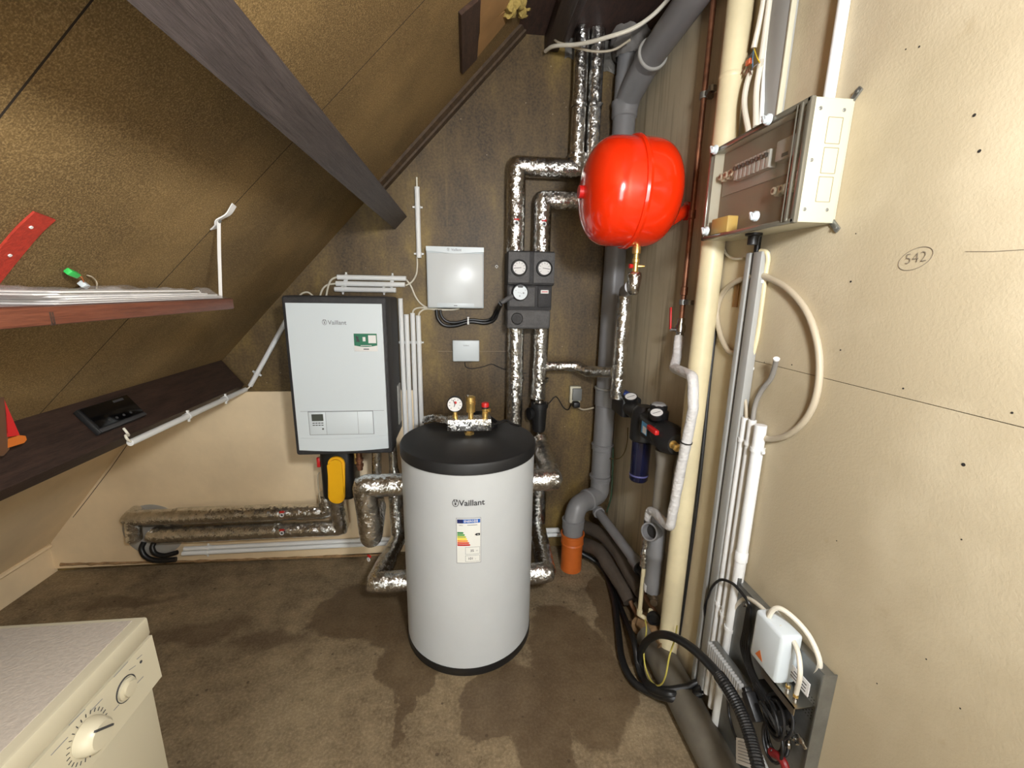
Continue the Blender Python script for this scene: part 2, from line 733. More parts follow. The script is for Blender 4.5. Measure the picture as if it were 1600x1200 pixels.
def text(name, body, org, xd, yd, height, m, parent, wrap=None, bold=0.0, align='LEFT', lift=0.0006, label=None):
    """flat lettering of the given cap height lying in the plane xd/yd"""
    cu = bpy.data.curves.new('t', 'FONT')
    cu.body = body
    cu.size = 1.0
    cu.offset = bold
    cu.align_x = align
    cu.extrude = 0.0
    ob = bpy.data.objects.new('t', cu)
    COL.objects.link(ob)
    bpy.context.view_layer.update()
    me0 = bpy.data.meshes.new_from_object(ob.evaluated_get(bpy.context.evaluated_depsgraph_get()))
    g = G()
    g.bm.from_mesh(me0)
    bpy.data.objects.remove(ob, do_unlink=True)
    bpy.data.curves.remove(cu)
    bpy.data.meshes.remove(me0)
    k = height / 0.7
    xd, yd = V(xd), V(yd)
    n = xd.cross(yd).normalized()
    for v in g.bm.verts:
        x, y = v.co.x * k, v.co.y * k
        v.co = wrap(x, y) if wrap else V(org) + xd * x + yd * y + n * lift
    return build(name, g, m, parent, smooth=0, label=label)


def emblem(org, xd, yd, h, m, parent, wrap=None, lift=0.0006):
    """oval ring with a small eared head inside"""
    g = G()
    n = V(xd).cross(V(yd)).normalized()

    def P(x, y):
        return wrap(x, y) if wrap else V(org) + V(xd) * x + V(yd) * y + n * lift
    N = 28
    a = [g.bm.verts.new(P(0.42 * h * math.cos(2 * PI * k / N), 0.5 * h * math.sin(2 * PI * k / N))) for k in range(N)]
    b = [g.bm.verts.new(P(0.33 * h * math.cos(2 * PI * k / N), 0.41 * h * math.sin(2 * PI * k / N))) for k in range(N)]
    for k in range(N):
        g.bm.faces.new((a[k], a[(k + 1) % N], b[(k + 1) % N], b[k]))
    for sx in (-1, 1):
        e = [(0.02, 0), (0.18, 0.20), (0.24, 0.52), (0.13, 0.50), (0.05, 0.16)]
        vs_ = [g.bm.verts.new(P(sx * x * h, y * h)) for x, y in e]
        g.bm.faces.new(vs_)
    f = [g.bm.verts.new(P(0.13 * h * math.cos(2 * PI * k / 14), -0.12 * h + 0.17 * h * math.sin(2 * PI * k / 14))) for k in range(14)]
    g.bm.faces.new(f)
    return build('emblem', g, m, parent, smooth=0)


def disc(g, c, n, r, th, seg=24):
    return g.cyl(V(c), V(c) + V(n).normalized() * th, r, seg=seg)


def dup(root, off, label=None):
    """copy of a thing with copies of its parts and sub-parts"""
    r = root.copy()
    COL.objects.link(r)
    r.location = root.location + V(off)
    ORG[r.name] = ORG[root.name] + V(off)
    if label:
        r['label'] = label
    for ch in list(root.children):
        c = ch.copy()
        COL.objects.link(c)
        c.parent = r
        for gc in list(ch.children):
            d = gc.copy()
            COL.objects.link(d)
            d.parent = c
    return r


X1, Y1, Z1 = V((1, 0, 0)), V((0, 1, 0)), V((0, 0, 1))
# ============================================================ setting
YR = -2.4     # rear wall
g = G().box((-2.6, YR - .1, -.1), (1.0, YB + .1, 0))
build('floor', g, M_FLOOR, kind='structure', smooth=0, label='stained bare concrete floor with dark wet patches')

wb = build('wall_back', G().box((-2.6, YB, 0), (1.0, YB + .1, 2.95)), M_BACK, kind='structure', smooth=0,
           label='dark brown painted board wall with pale specks and drips')
ztan = oy(420, 611, YB).z
build('lower_panel', G().box((-2.3, YB - .014, 0.02), (-.27, YB, ztan), 0.002), M_TAN, wb, label='plain tan lower wall board')
build('filler_strip', G().tube(densify([oy(95, 882, YB - .016), oy(330, 876, YB - .016), oy(620, 866, YB - .016)], .03), 0.007, seg=6, nz=.9), 
      mat('crumbled_mortar', (150, 120, 84), 0.9, var=.35, vscale=30), wb, label='crumbling mortar along the foot of the tan board')

# right wall: two boards above each other with an open joint
zs = ox(1285, 590, XR).z
wr = build('wall_right', G().box((XR + .004, YR, 0), (XR + .1, YB + .1, 2.95)), M_SHADOWGAP, kind='structure', smooth=0,
           label='cream textured plaster wall on the right')
build('wall_board', G().box((XR, YR, 0), (XR + .01, 1.19, zs - .0008)), M_PLAST, wr, smooth=0)
build('wall_board', G().box((XR, YR, zs + .0008), (XR + .01, 1.19, 2.95)), M_PLAST, wr, smooth=0)
build('wall_board', G().box((XR, 1.19, 0), (XR + .01, YB, 2.95)), M_PLAST, wr, smooth=0)
# drill holes, plugs and marks on the plaster
for px, py, r in ((1337, 365, .003), (1329, 440, .005), (1313, 547, .004), (1411, 607, .004), (1505, 726, .007), (1581, 645, .004), (1522, 180, .006),
                  (1530, 236, .006), (1415, 77, .003), (1436, 73, .004), (1502, 843, .003), (1370, 1068, .003), (1500, 1107, .003), (1447, 1030, .003),
                  (1194, 566, .003), (1237, 570, .004), (1307, 845, .003)):
    c = ox(px, py, XR - .0006)
    build('drill_hole', disc(G(), c, X1, r * .45, .002, 10), M_DARK, wr, smooth=0)
# pencilled number in a ring
q0 = ox(1412, 414, XR - .0008)
q1 = ox(1450, 394, XR - .0008)
xd = (q1 - q0).normalized()
yd = -xd.cross(X1).normalized()
if yd.z < 0:
    yd = -yd
xd = V((0, -1, 0.10)).normalized()
yd = V((0, 0.10, 1)).normalized()
M_PENCIL = mat('pencil', (118, 108, 94), 0.8)
wpx = (ox(1412, 410, XR) - ox(1452, 396, XR)).length
qc = ox(1431, 403, XR - .0008)
text('pencil_number', '542', qc - yd * wpx * .19, xd, yd, wpx * .42, M_PENCIL, wr, bold=-0.02, align='CENTER', label='pencilled number 542')
ring = [ox(1431 + 27 * math.cos(a) * 1.0 + 4 * math.sin(a), 404 - 17 * math.sin(a) - 9 * math.cos(a) * .8, XR - .0008) for a in [2 * PI * k / 40 for k in range(41)]]
build('pencil_ring', G().tube(ring, .0005, seg=5), M_PENCIL, wr, label='pencilled ring around the number')
build('pencil_line', G().tube([ox(1508, 393, XR - .0006), ox(1550, 393, XR - .0006), ox(1600, 390, XR - .0006)], .0004, seg=5), M_PENCIL, wr)

wl = build('wall_left', G().box((-2.32, YR, 0), (-2.205, YB, 0.175)), M_TAN, kind='structure', smooth=0, label='low tan knee wall under the roof slope')
xa, za = -2.215, 0.150
xb = -1.46
zb = za + 1.2 * (xb - xa)
nn = V((-1.2, 0, 1)).normalized()
build('sloped_panel', G().prism([(xa, YR, za), (xb, YR, zb), (xb, YB - .014, zb), (xa, YB - .014, za)], nn * .015), M_TAN, wl, smooth=0, label='smooth tan sloping board above the knee wall')
build('corner_gap', G().tube([V((p.x, YB - .0148, p.z)) for p in (oy(203, 692, YB), oy(178, 728, YB), oy(140, 778, YB), oy(118, 806, YB))], .0014, seg=6), M_SHADOWGAP, wl)
build('corner_lath', G().tube([(xa + .02, YR, za + .012), (xa + .02, YB - .02, za + .012)], .012, seg=6), M_TAN, wl)

build('wall_rear', G().box((-2.6, YR - .1, 0), (1.0, YR, 2.95)), mat('rear_paint', (206, 205, 200), 0.8), kind='structure', smooth=0)

# roof slope of chipboard sheets with open joints
rf = build('roof_slope', G().prism([(-1.49, YR, RA - 1.49 * RS + .03), (0.60, YR, RA + .60 * RS + .03), (0.60, YB + .1, RA + .60 * RS + .03), (-1.49, YB + .1, RA - 1.49 * RS + .03)], ROOF_N * -.05),
           M_SHADOWGAP, kind='structure', smooth=0, label='sloping roof underside lined with brown chipboard sheets')
k = -ROOF_N * .022
ys = [YR, -.6, .744, None, YB]


def sheet(y0a, y1a, y0b, y1b, xlo, xhi):
    """y0a..y1a at the low edge, y0b..y1b at the high edge"""
    P = lambda x, y: V((x, y, RA + RS * x))
    gp = .002
    build('chipboard_sheet', G().prism([P(xlo, y0a + gp), P(xhi, y0b + gp), P(xhi, y1b - gp), P(xlo, y1a - gp)], k), M_ROOF, rf, smooth=0)


sheet(YR, -.6, YR, -.6, -1.49, .60)
sheet(-.6, .744, -.6, .744, -1.49, .60)
sheet(.744, 1.30, .744, 1.50, -1.49, .60)
sheet(1.30, YB, 1.50, YB, -1.49, .60)

for (ya_, yb_) in ((-.6, -.6), (.744, .744), (1.30, 1.50)):
    Pq = lambda x, y: V((x, y, RA + RS * x)) - ROOF_N * .0002
    build('joint_strip', G().prism([Pq(-1.49, ya_ - .0022), Pq(.60, yb_ - .0022), Pq(.60, yb_ + .0022), Pq(-1.49, ya_ + .0022)], k * .5), M_SHADOWGAP, rf, smooth=0)
build('board_joint', G().box((oy(684, 549, YB).x, YB - .0006, oy(740, 549, YB).z - .0008), (oy(791, 549, YB).x, YB + .001, oy(740, 549, YB).z + .0008)), mat('pale_dust', (150, 134, 110), .8), wb, smooth=0)

# trim along roof and back wall
P = lambda x, y, off: V((x, y, RA + RS * x)) + ROOF_N * off
x0, x1 = -.42, .27
tr = build('trim_1', G().prism([P(x0, YB - .070, 0), P(x0, YB - .070, .012), P(x0, YB - .040, .022), P(x0, YB - .036, .030), P(x0, YB, .034), P(x0, YB, 0)], ROOF_U * ((x1 - x0) / ROOF_U.x)), m_wood('trim_wood', (84, 66, 46), (56, 42, 30), .7, (6, 1, 6)), kind='structure', smooth=0,
           label='brown wooden strip along the roof and back wall joint')

# purlin
L = V((-.344, 0, 1.817))
Rr = V((-.279, 0, 1.869))
d = (Rr - L)
d.y = 0
wd = ROOF_U * .086
mid = (L + Rr) / 2
a0 = mid - wd / 2
a1 = mid + wd / 2
hh = -ROOF_N * .188
build('roof_beam', G().prism([V((p.x, YR, p.z)) for p in (a0, a1, a1 + hh, a0 + hh)], (0, YB - YR, 0)), M_BEAM, kind='structure', smooth=0, label='dark wooden purlin running back under the roof slope')

# flat ceiling strip at the top right with joist
zc = 2.70
build('ceiling', G().box((.2, YR, zc), (1.0, YB + .1, zc + .1)), M_CEIL, kind='structure', smooth=0, label='dark boarded flat ceiling strip')
jl, jr = oy(850, 81, YB).x, oy(873, 60, YB).x
build('ceiling_joist', G().box((jl, YR, oy(850, 81, YB).z), (jr, YB, zc), .006), M_LEDGE, kind='structure', label='rough dark joist beside the ceiling boards')
build('ceiling_batten', G().box((jr, YR, zc - .022), (jr + .05, YB, zc), .003), M_CEIL, kind='structure', label='flat batten beside the joist')

# odd boards nailed on the roof near the joist
t = thing('patch_boards', orf(735, 90), 'dark board and torn cardboard patch nailed to the roof beside the joist', 'patch')


def roofpoly(name, pts, off, th, m, par, **kw):
    return build(name, G().prism([orf(x, y, off) for x, y in pts], ROOF_N * th), m, par, smooth=0, **kw)


roofpoly('dark_board', [(716, 18), (747, -8), (742, 88), (719, 112)], .001, .014, M_DARKW, t)
M_CARD = mat('cardboard', (168, 128, 80), 0.7, var=.15, vscale=6)
roofpoly('cardboard', [(749, -10), (800, -20), (792, 8), (770, 30), (748, 50)], .006, .006, M_CARD, t)
roofpoly('cardboard', [(748, 50), (770, 30), (790, 14), (788, 36), (742, 91)], .001, .005, M_CARD, t)
g = G()
rnd = random.Random(3)
for i in range(14):
    c = orf(792 + rnd.random() * 34, 8 + rnd.random() * 18 - i * .8, .010)
    g.lathe([(0, -.012), (.014, -.010), (.022, 0), (.014, .009), (0, .012)], c, (rnd.random() - .5, rnd.random(), rnd.random()), 8)
for v in g.bm.verts:
    v.co += V((mnoise.noise(v.co * 40), mnoise.noise(v.co * 40 + V((9, 0, 0))), mnoise.noise(v.co * 40 + V((0, 7, 0))))) * .008
build('insulation_wool', g, mat('yellow_wool', (176, 152, 84), .9, bump=.6, bscale=90, var=.3, vscale=40), kind='stuff', label='yellow insulation wool sticking out beside the cardboard', cat='insulation')
# ============================================================ left side
YS0 = .30
xs0 = -.682
zsb, zst = 1.459, 1.490
ysh = 1.371
sh = thing('wall_shelf', (-.80, .85, zsb), 'reddish brown wooden shelf board hung against the roof slope', 'shelf')
build('board', G().box((-.915, YS0, zsb), (xs0, ysh, zst), .004), M_SHELF, sh)
for px in (80, 84):
    c = ox(px, 497, xs0 + .0004)
    build('saw_mark', G().box((xs0 - .001, c.y - .0015, c.z - .012), (xs0 + .0006, c.y + .0015, c.z + .010)), M_DARKW, sh, smooth=0)

# white strap holding the shelf end
st = thing('hanging_strap', (-.714, 1.371, zst), 'twisted white fabric strap hanging from the roof to the shelf end', 'strap')
a, b = orf(366, 320, .006), orf(333, 358, .006)
m_ = orf(341, 344, .008)
build('upper_band', G().ribbon(spline([b, b.lerp(m_, .6) + ROOF_N * .004, m_, m_.lerp(a, .5) + ROOF_N * .006, a], 4), ROOF_U.cross(ROOF_N) * 1 + ROOF_U * .4, .020, .003), M_PAPER, st, smooth=0)
e = V((-.712, ysh - .01, zst + .002))
pts = [m_ + ROOF_N * .002, m_.lerp(e, .35), m_.lerp(e, .7), e]
rows = []
g = G()
g.ribbon(spline(pts, 4), V((.4, .9, 0)), .010, .0015)
build('lower_band', g, M_PAPER, st, smooth=0)
build('screw', disc(G(), m_ + ROOF_N * .003, ROOF_N, .005, .004, 10), M_STEEL, st)

# red woven strap nailed to the roof
rs = thing('woven_strap', orf(40, 390), 'red woven strap nailed to the roof above the shelf', 'strap')
p = [orf(70, 337, .003), orf(45, 360, .003), orf(15, 395, .003), orf(-25, 445, .003)]
wv = (orf(86, 340, .003) - orf(50, 331, .003))
build('strap_band', G().ribbon(spline(p, 4), wv, .046, .004), mat('red_webbing', (176, 52, 34), .8, bump=.2, bscale=260, var=.2, vscale=90), rs, smooth=0)
for px, py in ((47, 354), (14, 398)):
    build('nail', disc(G(), orf(px, py, .004), ROOF_N, .003, .003, 10), M_PAPER, rs)

# paper sheets in a plastic sleeve on the shelf
dz = zst
pw = thing('document_sleeve', (-.77, 1.0, dz), 'white papers in a crumpled clear plastic sleeve lying on the shelf', 'papers')
rnd = random.Random(5)
for i in range(6):
    y0 = .80 + rnd.random() * .05
    y1 = 1.33 + rnd.random() * .04 - i * .02
    x0_ = -.875 + rnd.random() * .01
    x1_ = -.695 - rnd.random() * .012
    zz = dz + .001 + i * .0040
    build('paper', G().box((x0_, y0, zz), (x1_, y1, zz + .0030)), M_PAPER, pw, smooth=0)


def sleeve(u, v):
    y = .62 + u * .755
    x = -.895 + v * .207
    e = min(1, min(u, 1 - u) * 12) * min(1, min(v, 1 - v) * 8)
    z = dz + .0015 + e * (.024 + .012 * mnoise.noise(V((x * 18, y * 9, 1))) + .010 * mnoise.noise(V((x * 30, y * 30, 4))))
    return V((x, y, z + max(0, v * .0)))


build('plastic_sleeve', G().grid(sleeve, 60, 18), mat('clear_film', (215, 212, 212), .16, alpha=.20, spec=.8), pw)

# green connector with a white plug on the wire
gc = thing('wire_connector', orf(112, 426), 'green plug connector with wires and white plug above the papers', 'connector')
c = orf(113, 427, .014)
ax = (orf(122, 430, .014) - orf(101, 421, .014)).normalized()
build('connector_body', G().obox(c, (ax, ROOF_N, ax.cross(ROOF_N)), (.016, .006, .006), .002), M_GREEN, gc)
c2 = orf(131, 445, .02)
build('white_plug', G().obox(c2, (ax, ROOF_N, ax.cross(ROOF_N)), (.009, .007, .006), .002), M_WHITE, gc)
build('orange_wire', G().tube(spline([orf(123, 430, .014), orf(128, 434, .02), orf(131, 441, .02)], 5), .0012, seg=6), mat('orange_wire', (190, 104, 50), .5), gc)
build('grey_wire', G().tube(spline([orf(136, 430, .004), orf(144, 433, .008), orf(151, 441, .012), orf(151, 452, .03)], 5), .0016, seg=6), M_CABLE_C, gc)

# dark lower beam: its upper face stands square to the roof slope
xl = -1.13
BA, BB = V((-1.221, 0, 1.153)), V((-1.130, 0, 1.029))
be = (BB - BA).normalized()
bn_ = V((-be.z, 0, be.x))
BC = BB - ROOF_U * .060
sec = [BA - be * .03, BB, BC, BC - be * .19]
build('lower_beam', G().prism([V((p.x, YR, p.z)) for p in sec], (0, YB - YR - .016, 0)), M_LEDGE, smooth=0, kind='structure',
      label='dark stained beam along the foot of the roof slope')


def onbeam(px, py, off=0.0):
    d = ray(px, py)
    q = BB + bn_ * off
    t = (q - V((CAMP.x, 0, CAMP.z))).dot(bn_) / V((d.x, 0, d.z)).dot(bn_)
    return CAMP + d * t


# black flat controller on the beam
pc = [onbeam(109, 650), onbeam(185, 620), onbeam(224, 648), onbeam(160, 684)]
ctr = sum(pc, V()) / 4
hv = sum(abs((p - ctr).y) for p in pc) / 4
hu = sum(abs((p - ctr).dot(be)) for p in pc) / 4
uu, vv = be, Y1
sd = thing('room_controller', ctr, 'flat black electronic controller with buttons fixed to the dark lower beam', 'controller')
build('housing', G().obox(ctr + bn_ * .010, (uu, vv, bn_), (hu, hv, .010), .004), M_BLACK, sd)
build('glass_plate', G().obox(ctr + bn_ * .0215 - uu * hu * .12, (uu, vv, bn_), (hu * .80, hv * .94, .002), .0015), mat('black_glass', (8, 8, 9), .12), sd)
build('lower_edge', G().obox(ctr + bn_ * .0210 + uu * hu * .86, (uu, vv, bn_), (hu * .13, hv * .97, .0015), .001), mat('grey_button', (62, 62, 64), .4), sd)
for i_ in range(4):
    build('button', disc(G(), ctr + bn_ * .0236 + uu * hu * .42 + vv * (hv * .45 - i_ * hv * .30), bn_, .0045, .001, 12), mat('grey_button', (62, 62, 64), .4), sd)
build('label_strip', G().obox(ctr + bn_ * .0238 - uu * hu * .72 + vv * hv * .45, (uu, vv, bn_), (.004, .022, .0003)), mat('grey_button', (62, 62, 64), .4), sd, smooth=0)

# brown, red and orange plastic object at the left border
XO = -1.135
O_ = lambda px, py: ox(px, py, XO)
ob = thing('plastic_stand', O_(20, 705), 'brown plastic stand with red flap and orange foot at the left photo edge', 'stand')
M_BRN = mat('brown_plastic', (96, 66, 44), .25, alpha=.9)
build('upright', G().prism([O_(-18, 716), O_(6, 712), O_(15, 702), O_(9, 640), O_(3, 600), O_(-22, 600)], (-.022, 0, 0)), M_BRN, ob)
build('rim', G().prism([O_(-25, 604), O_(10, 604), O_(15, 597), O_(15, 591), O_(8, 587), O_(-25, 587)], (-.03, 0, 0)), M_BRN, ob)
build('red_flap', G().prism([O_(11, 683), O_(31, 680), O_(7, 625)], (-.008, 0, 0)), M_REDP, ob)
build('orange_foot', G().prism([O_(12, 700), O_(38, 692), O_(42, 687), O_(40, 681), O_(30, 680), O_(12, 686)], (-.03, 0, 0)), mat('amber_plastic', (196, 104, 30), .3), ob)


# ---- conduits on ledge and wall
def conduit(name_label, p0, p1, r=.011, group='white conduit lengths', label=None, clips=(), cdir=None, m=M_COND, cat='conduit', seg=14, name='cable_conduit'):
    p0, p1 = V(p0), V(p1)
    base = p0 if p0.z < p1.z else p1
    t_ = thing(name, base, label, cat, group)
    d_ = (p1 - p0).normalized()
    g_ = G()
    u_ = d_.orthogonal()
    L_ = (p1 - p0).length
    g_.lathe([(r * .8, .0), (r, .0005), (r, L_ - .0005), (r * .8, L_)], p0, d_, seg)
    build('tube', g_, m, t_)
    for f_ in clips:
        c_ = p0.lerp(p1, f_)
        gg = G().lathe([(r + .0005, -.006), (r + .003, -.006), (r + .003, .006), (r + .0005, .006)], c_, d_, 14, cap=False)
        side = V(cdir).normalized()
        gg.obox(c_ + side * (r + .004), (d_, side, d_.cross(side)), (.006, .005, .006), .001)
        gg.obox(c_ - d_.cross(side) * (r + .006), (d_, side, d_.cross(side)), (.004, .004, .006), .001)
        gg.obox(c_ + d_.cross(side) * (r + .006), (d_, side, d_.cross(side)), (.004, .004, .006), .001)
        build('clip', gg, M_COND, t_)
    return t_


p0, p1 = ox(203, 692, xl + .013), ox(384, 611, xl + .013)
p1.z = p0.z
conduit('', p0, p1, .0115, label='white conduit clipped along the edge of the dark lower beam', clips=(.40, .76), cdir=(-1, 0, 0))
build('bell_wire', G().tube(spline([p0 + (p1 - p0) * .02, p0 + V((.004, -.008, .010)), p0 + V((.0, -.012, .030)), onbeam(201, 680, .006), onbeam(193, 669, .008)], 6), .004, seg=8),
      M_CABLE_W, label='short white wire curling out of the beam conduit', cat='wire')
c0, c1 = oy(391, 603, YB - .014), oy(452, 492, YB - .014)
conduit('', c0, c1, .0115, label='white conduit rising diagonally from the dark beam to the boiler', clips=(.18,), cdir=(0, 1, 0))
build('bell_wire', G().tube(spline([p1, p1.lerp(c0, .5) + V((.004, 0, 0)), c0 + (c1 - c0) * .02], 5), .004, seg=8), M_CABLE_W, label='white wire between beam conduit and diagonal conduit', cat='wire')

# ---- washing machine
wx, wy, wz = -.664, .843, .85
W0 = .24
wm = thing('washing_machine', (wx - .3, (W0 + wy) / 2, 0), 'cream front-loading washing machine with dials at the lower left', 'washing machine')
build('body', G().box((wx - .585, W0 + .005, .02), (wx - .012, wy - .005, .80), .008), M_WHITEC, wm)
for a_ in (-.55, -.06):
    for b_ in (W0 + .06, wy - .06):
        build('foot', G().cyl((wx + a_, b_, 0), (wx + a_, b_, .022), .02), M_BLACK, wm)
zf0 = ox(256, 1052, wx).z
zf1 = ox(243, 986, wx).z
fascia = build('control_panel', G().prism([(wx - .03, W0, zf0), (wx + .004, W0, zf0 + .004), (wx, W0, zf1), (wx - .03, W0, zf1)], (0, wy - W0, 0)), M_WHITEC, wm)
build('top_frame', G().box((wx - .60, W0, zf1 + .003), (wx, wy, wz), .006), M_WHITEC, wm)
tp = build('worktop', G().box((wx - .575, W0 + .02, wz - .004), (wx - .022, wy - .012, wz + .0012), .001), M_WTOP, wm, label='grey ribbed worktop')
kc = ox(136, 1150, wx + .002)
kn = build('programme_knob', G().lathe([(.030, 0), (.030, .008), (.026, .022), (.022, .026), (0, .027)], kc, X1, 28), M_WHITEC, fascia)
build('pointer', G().obox(kc + V((.028, .002, .012)), (V((0, .8, -.6)).normalized(), V((0, .6, .8)), X1), (.020, .0016, .002)), M_INK, fascia, smooth=0)
for i in range(26):
    a_ = 2 * PI * i / 26
    cc = kc + V((.0016, .038 * math.cos(a_), .038 * math.sin(a_)))
    rd = V((0, math.cos(a_), math.sin(a_)))
    build('tick', G().obox(cc, (rd, rd.cross(X1), X1), (.003, .0006, .0004)), M_INK, fascia, smooth=0)
dc = ox(197, 1076, wx + .002)
build('dial_ring', G().lathe([(.024, -.001), (.024, .0012), (.0225, .0012), (.0225, -.001)], dc, X1, 28, cap=False), M_INK, fascia)
build('spin_dial', G().lathe([(.020, 0), (.020, .004), (.014, .006), (.014, .010), (0, .011)], dc, X1, 28), M_WHITEC, fascia)
build('indicator_lamp', disc(G(), ox(220, 1034, wx + .002), X1, .003, .001, 10), M_INK, fascia)
for (x0_, y0_, x1_, y1_) in ((80, 1180, 106, 1152), (108, 1133, 133, 1108), (143, 1110, 160, 1092), (178, 1058, 200, 1034), (160, 1145, 172, 1130), (202, 1047, 212, 1040), (214, 1030, 222, 1023), (178, 1110, 186, 1101), (212, 1070, 224, 1057)):
    build('print_line', G().tube([ox(x0_, y0_, wx + .0035), ox(x1_, y1_, wx + .0035)], .0006, seg=4), M_INKL, fascia, smooth=0)
build('door_seam', G().box((wx - .0125, W0 + .03, .70), (wx - .0105, wy - .03, .702)), M_INKL, wm, smooth=0)
# ============================================================ boiler
BY = 1.94
bx0, bx1, bz0, bz1 = -.776, -.341, .766, 1.489
bo = thing('boiler', (-.56, 2.1, bz0), 'white and black wall-hung heating unit with green sticker and small control panel', 'boiler')
build('casing', G().box((bx0, BY, bz0), (bx1, BY + .12, bz1), .012, 3).box((bx0 + .012, BY + .11, bz0 + .015), (bx1 - .004, YB - .002, bz1 - .006), .012, 3), M_EPP, bo, label='black foam casing')
pl, pr = oy(447, 472, BY).x, oy(597, 476, BY).x
ptop, pbot = oy(447, 473, BY).z, oy(469, 702, BY).z
# the white front: a slightly bowed lower edge
poly = [(pl, BY - .012, ptop), (pr, BY - .012, ptop)]
N = 12
low = [(pr + (pl - pr) * i / N, BY - .012, pbot - .010 * math.sin(PI * i / N)) for i in range(N + 1)]
fp = build('front_panel', G().prism(poly + low, (0, .02, 0)), M_WHITE, bo, smooth=20)
FYY = BY - .0125
zt_, zb_ = oy(520, 641, BY).z, oy(520, 680, BY).z
build('recess_line', G().box((pl + .02, FYY - .0004, zt_ - .0012), (pr - .012, FYY + .001, zt_)), M_INKL, fp, smooth=0)
fl, fr = oy(485, 660, BY).x, oy(584, 660, BY).x
zfb = oy(530, 677, BY).z
flap = build('control_flap', G().box((fl, FYY - .004, zfb), (fr, FYY + .004, zt_ - .003), .0015), M_WHITE, fp)
build('flap_gap', G().box((fl - .0025, FYY - .0006, zfb - .0025), (fr + .0025, FYY + .001, zt_ - .0005)), M_INKL, fp, smooth=0)
build('lower_crease', G().tube(spline([V((pl + .012, FYY, zfb - .016)), V(((pl + pr) / 2, FYY, zfb - .021)), V((pr - .008, FYY, zfb - .010))], 8), .0012, seg=6), M_WHITE, fp)
ux = oy(511, 660, BY).x
build('display_frame', G().box((fl + .003, FYY - .0052, zfb + .003), (ux, FYY - .003, zt_ - .005), .0006), M_WHITE, flap)
dl, dr = oy(489, 650, BY).x, oy(507, 650, BY).x
dzt, dzb = oy(498, 645.5, BY).z, oy(498, 656, BY).z
build('display', G().box((dl, FYY - .006, dzb), (dr, FYY - .004, dzt)), mat('lcd', (74, 78, 72), .25), flap, smooth=0)
for r_ in range(2):
    for c_ in range(4):
        cx = dl + (dr - dl) * (c_ + .5) / 4
        cz = oy(498, 659.3 + r_ * 3.3, BY).z
        build('key', G().box((cx - .005, FYY - .0062, cz - .002), (cx + .005, FYY - .004, cz + .002), .001), M_INK, flap, smooth=0)
build('knob', disc(G(), oy(505, 670, FYY - .004), -Y1, .004, .003, 14), M_INK, flap)
for px in (511.5, 561):
    xx = oy(px, 660, BY).x
    build('flap_joint', G().box((xx - .0006, FYY - .0046, zfb + .002), (xx + .0006, FYY - .0035, zt_ - .004)), M_INKL, flap, smooth=0)
w_ = oy(536, 503, FYY)
w0_ = oy(511, 507, FYY)
ht = (oy(520, 499, FYY).z - oy(520, 506, FYY).z)
text('lettering', 'Vaillant', w0_ + V((.004, 0, 0)), X1, Z1, ht * .95, M_INKL, fp, bold=.012)
emblem(w0_ + V((-.010, 0, ht * .5)), X1, Z1, ht * 1.25, M_INKL, fp)
# green sticker
s0, s1 = oy(554, 549, FYY), oy(589, 521, FYY)
sw, shh = s1.x - s0.x, s1.z - s0.z
stk = build('sticker', G().box((s0.x, FYY - .0012, s0.z), (s1.x, FYY + .001, s1.z), .002), M_PAPER, fp, label='green and white product sticker')
M_SGRN = mat('sticker_green', (28, 108, 78), .5)
N = 10
poly = [(s0.x + .001, FYY - .0013, s1.z - .001), (s1.x - .001, FYY - .0013, s1.z - .001)] + [(s1.x - .001 - (sw - .002) * i / N, FYY - .0013, s0.z + shh * .33 - shh * .08 * math.sin(PI * i / N)) for i in range(N + 1)]
build('green_field', G().prism(poly, (0, -.0004, 0)), M_SGRN, stk, smooth=0)
sy_ = FYY - .0019
build('pictogram', G().prism([(s0.x + sw * (.07 + .2 * x), sy_, s0.z + shh * (.50 + .38 * y)) for x, y in ((.1, .1), (.5, .1), (.9, 0), (.8, .4), (.6, .55), (.75, .9), (.4, .8), (.3, 1), (.05, .9), (.25, .45))], (0, -.0002, 0)), M_INK, stk, smooth=0)
build('pictogram', G().box((s0.x + sw * .38, sy_ - .0003, s0.z + shh * .56), (s0.x + sw * .50, sy_, s0.z + shh * .80), .001), M_PAPER, stk)
build('white_field', G().box((s0.x + sw * .62, sy_ - .0002, s0.z + shh * .46), (s0.x + sw * .95, sy_, s0.z + shh * .90)), M_PAPER, stk, smooth=0, label='plain white square on the sticker')
build('print_line', G().box((s0.x + sw * .28, sy_ - .0002, s0.z + shh * .31), (s0.x + sw * .75, sy_, s0.z + shh * .34)), M_PAPER, stk, smooth=0)
build('print_line', G().box((s0.x + sw * .39, sy_ + .0006, s0.z + shh * .10), (s0.x + sw * .63, sy_ + .0009, s0.z + shh * .15)), M_INK, stk, smooth=0)
# service plate on the casing side
c = V((bx1 + .001, 2.20, 0))
build('side_plate', G().box((bx1 - .006, 2.16, oy(624, 660, 2.2).z), (bx1 + .002, 2.24, oy(624, 600, 2.2).z), .003), M_TRUNK, bo)

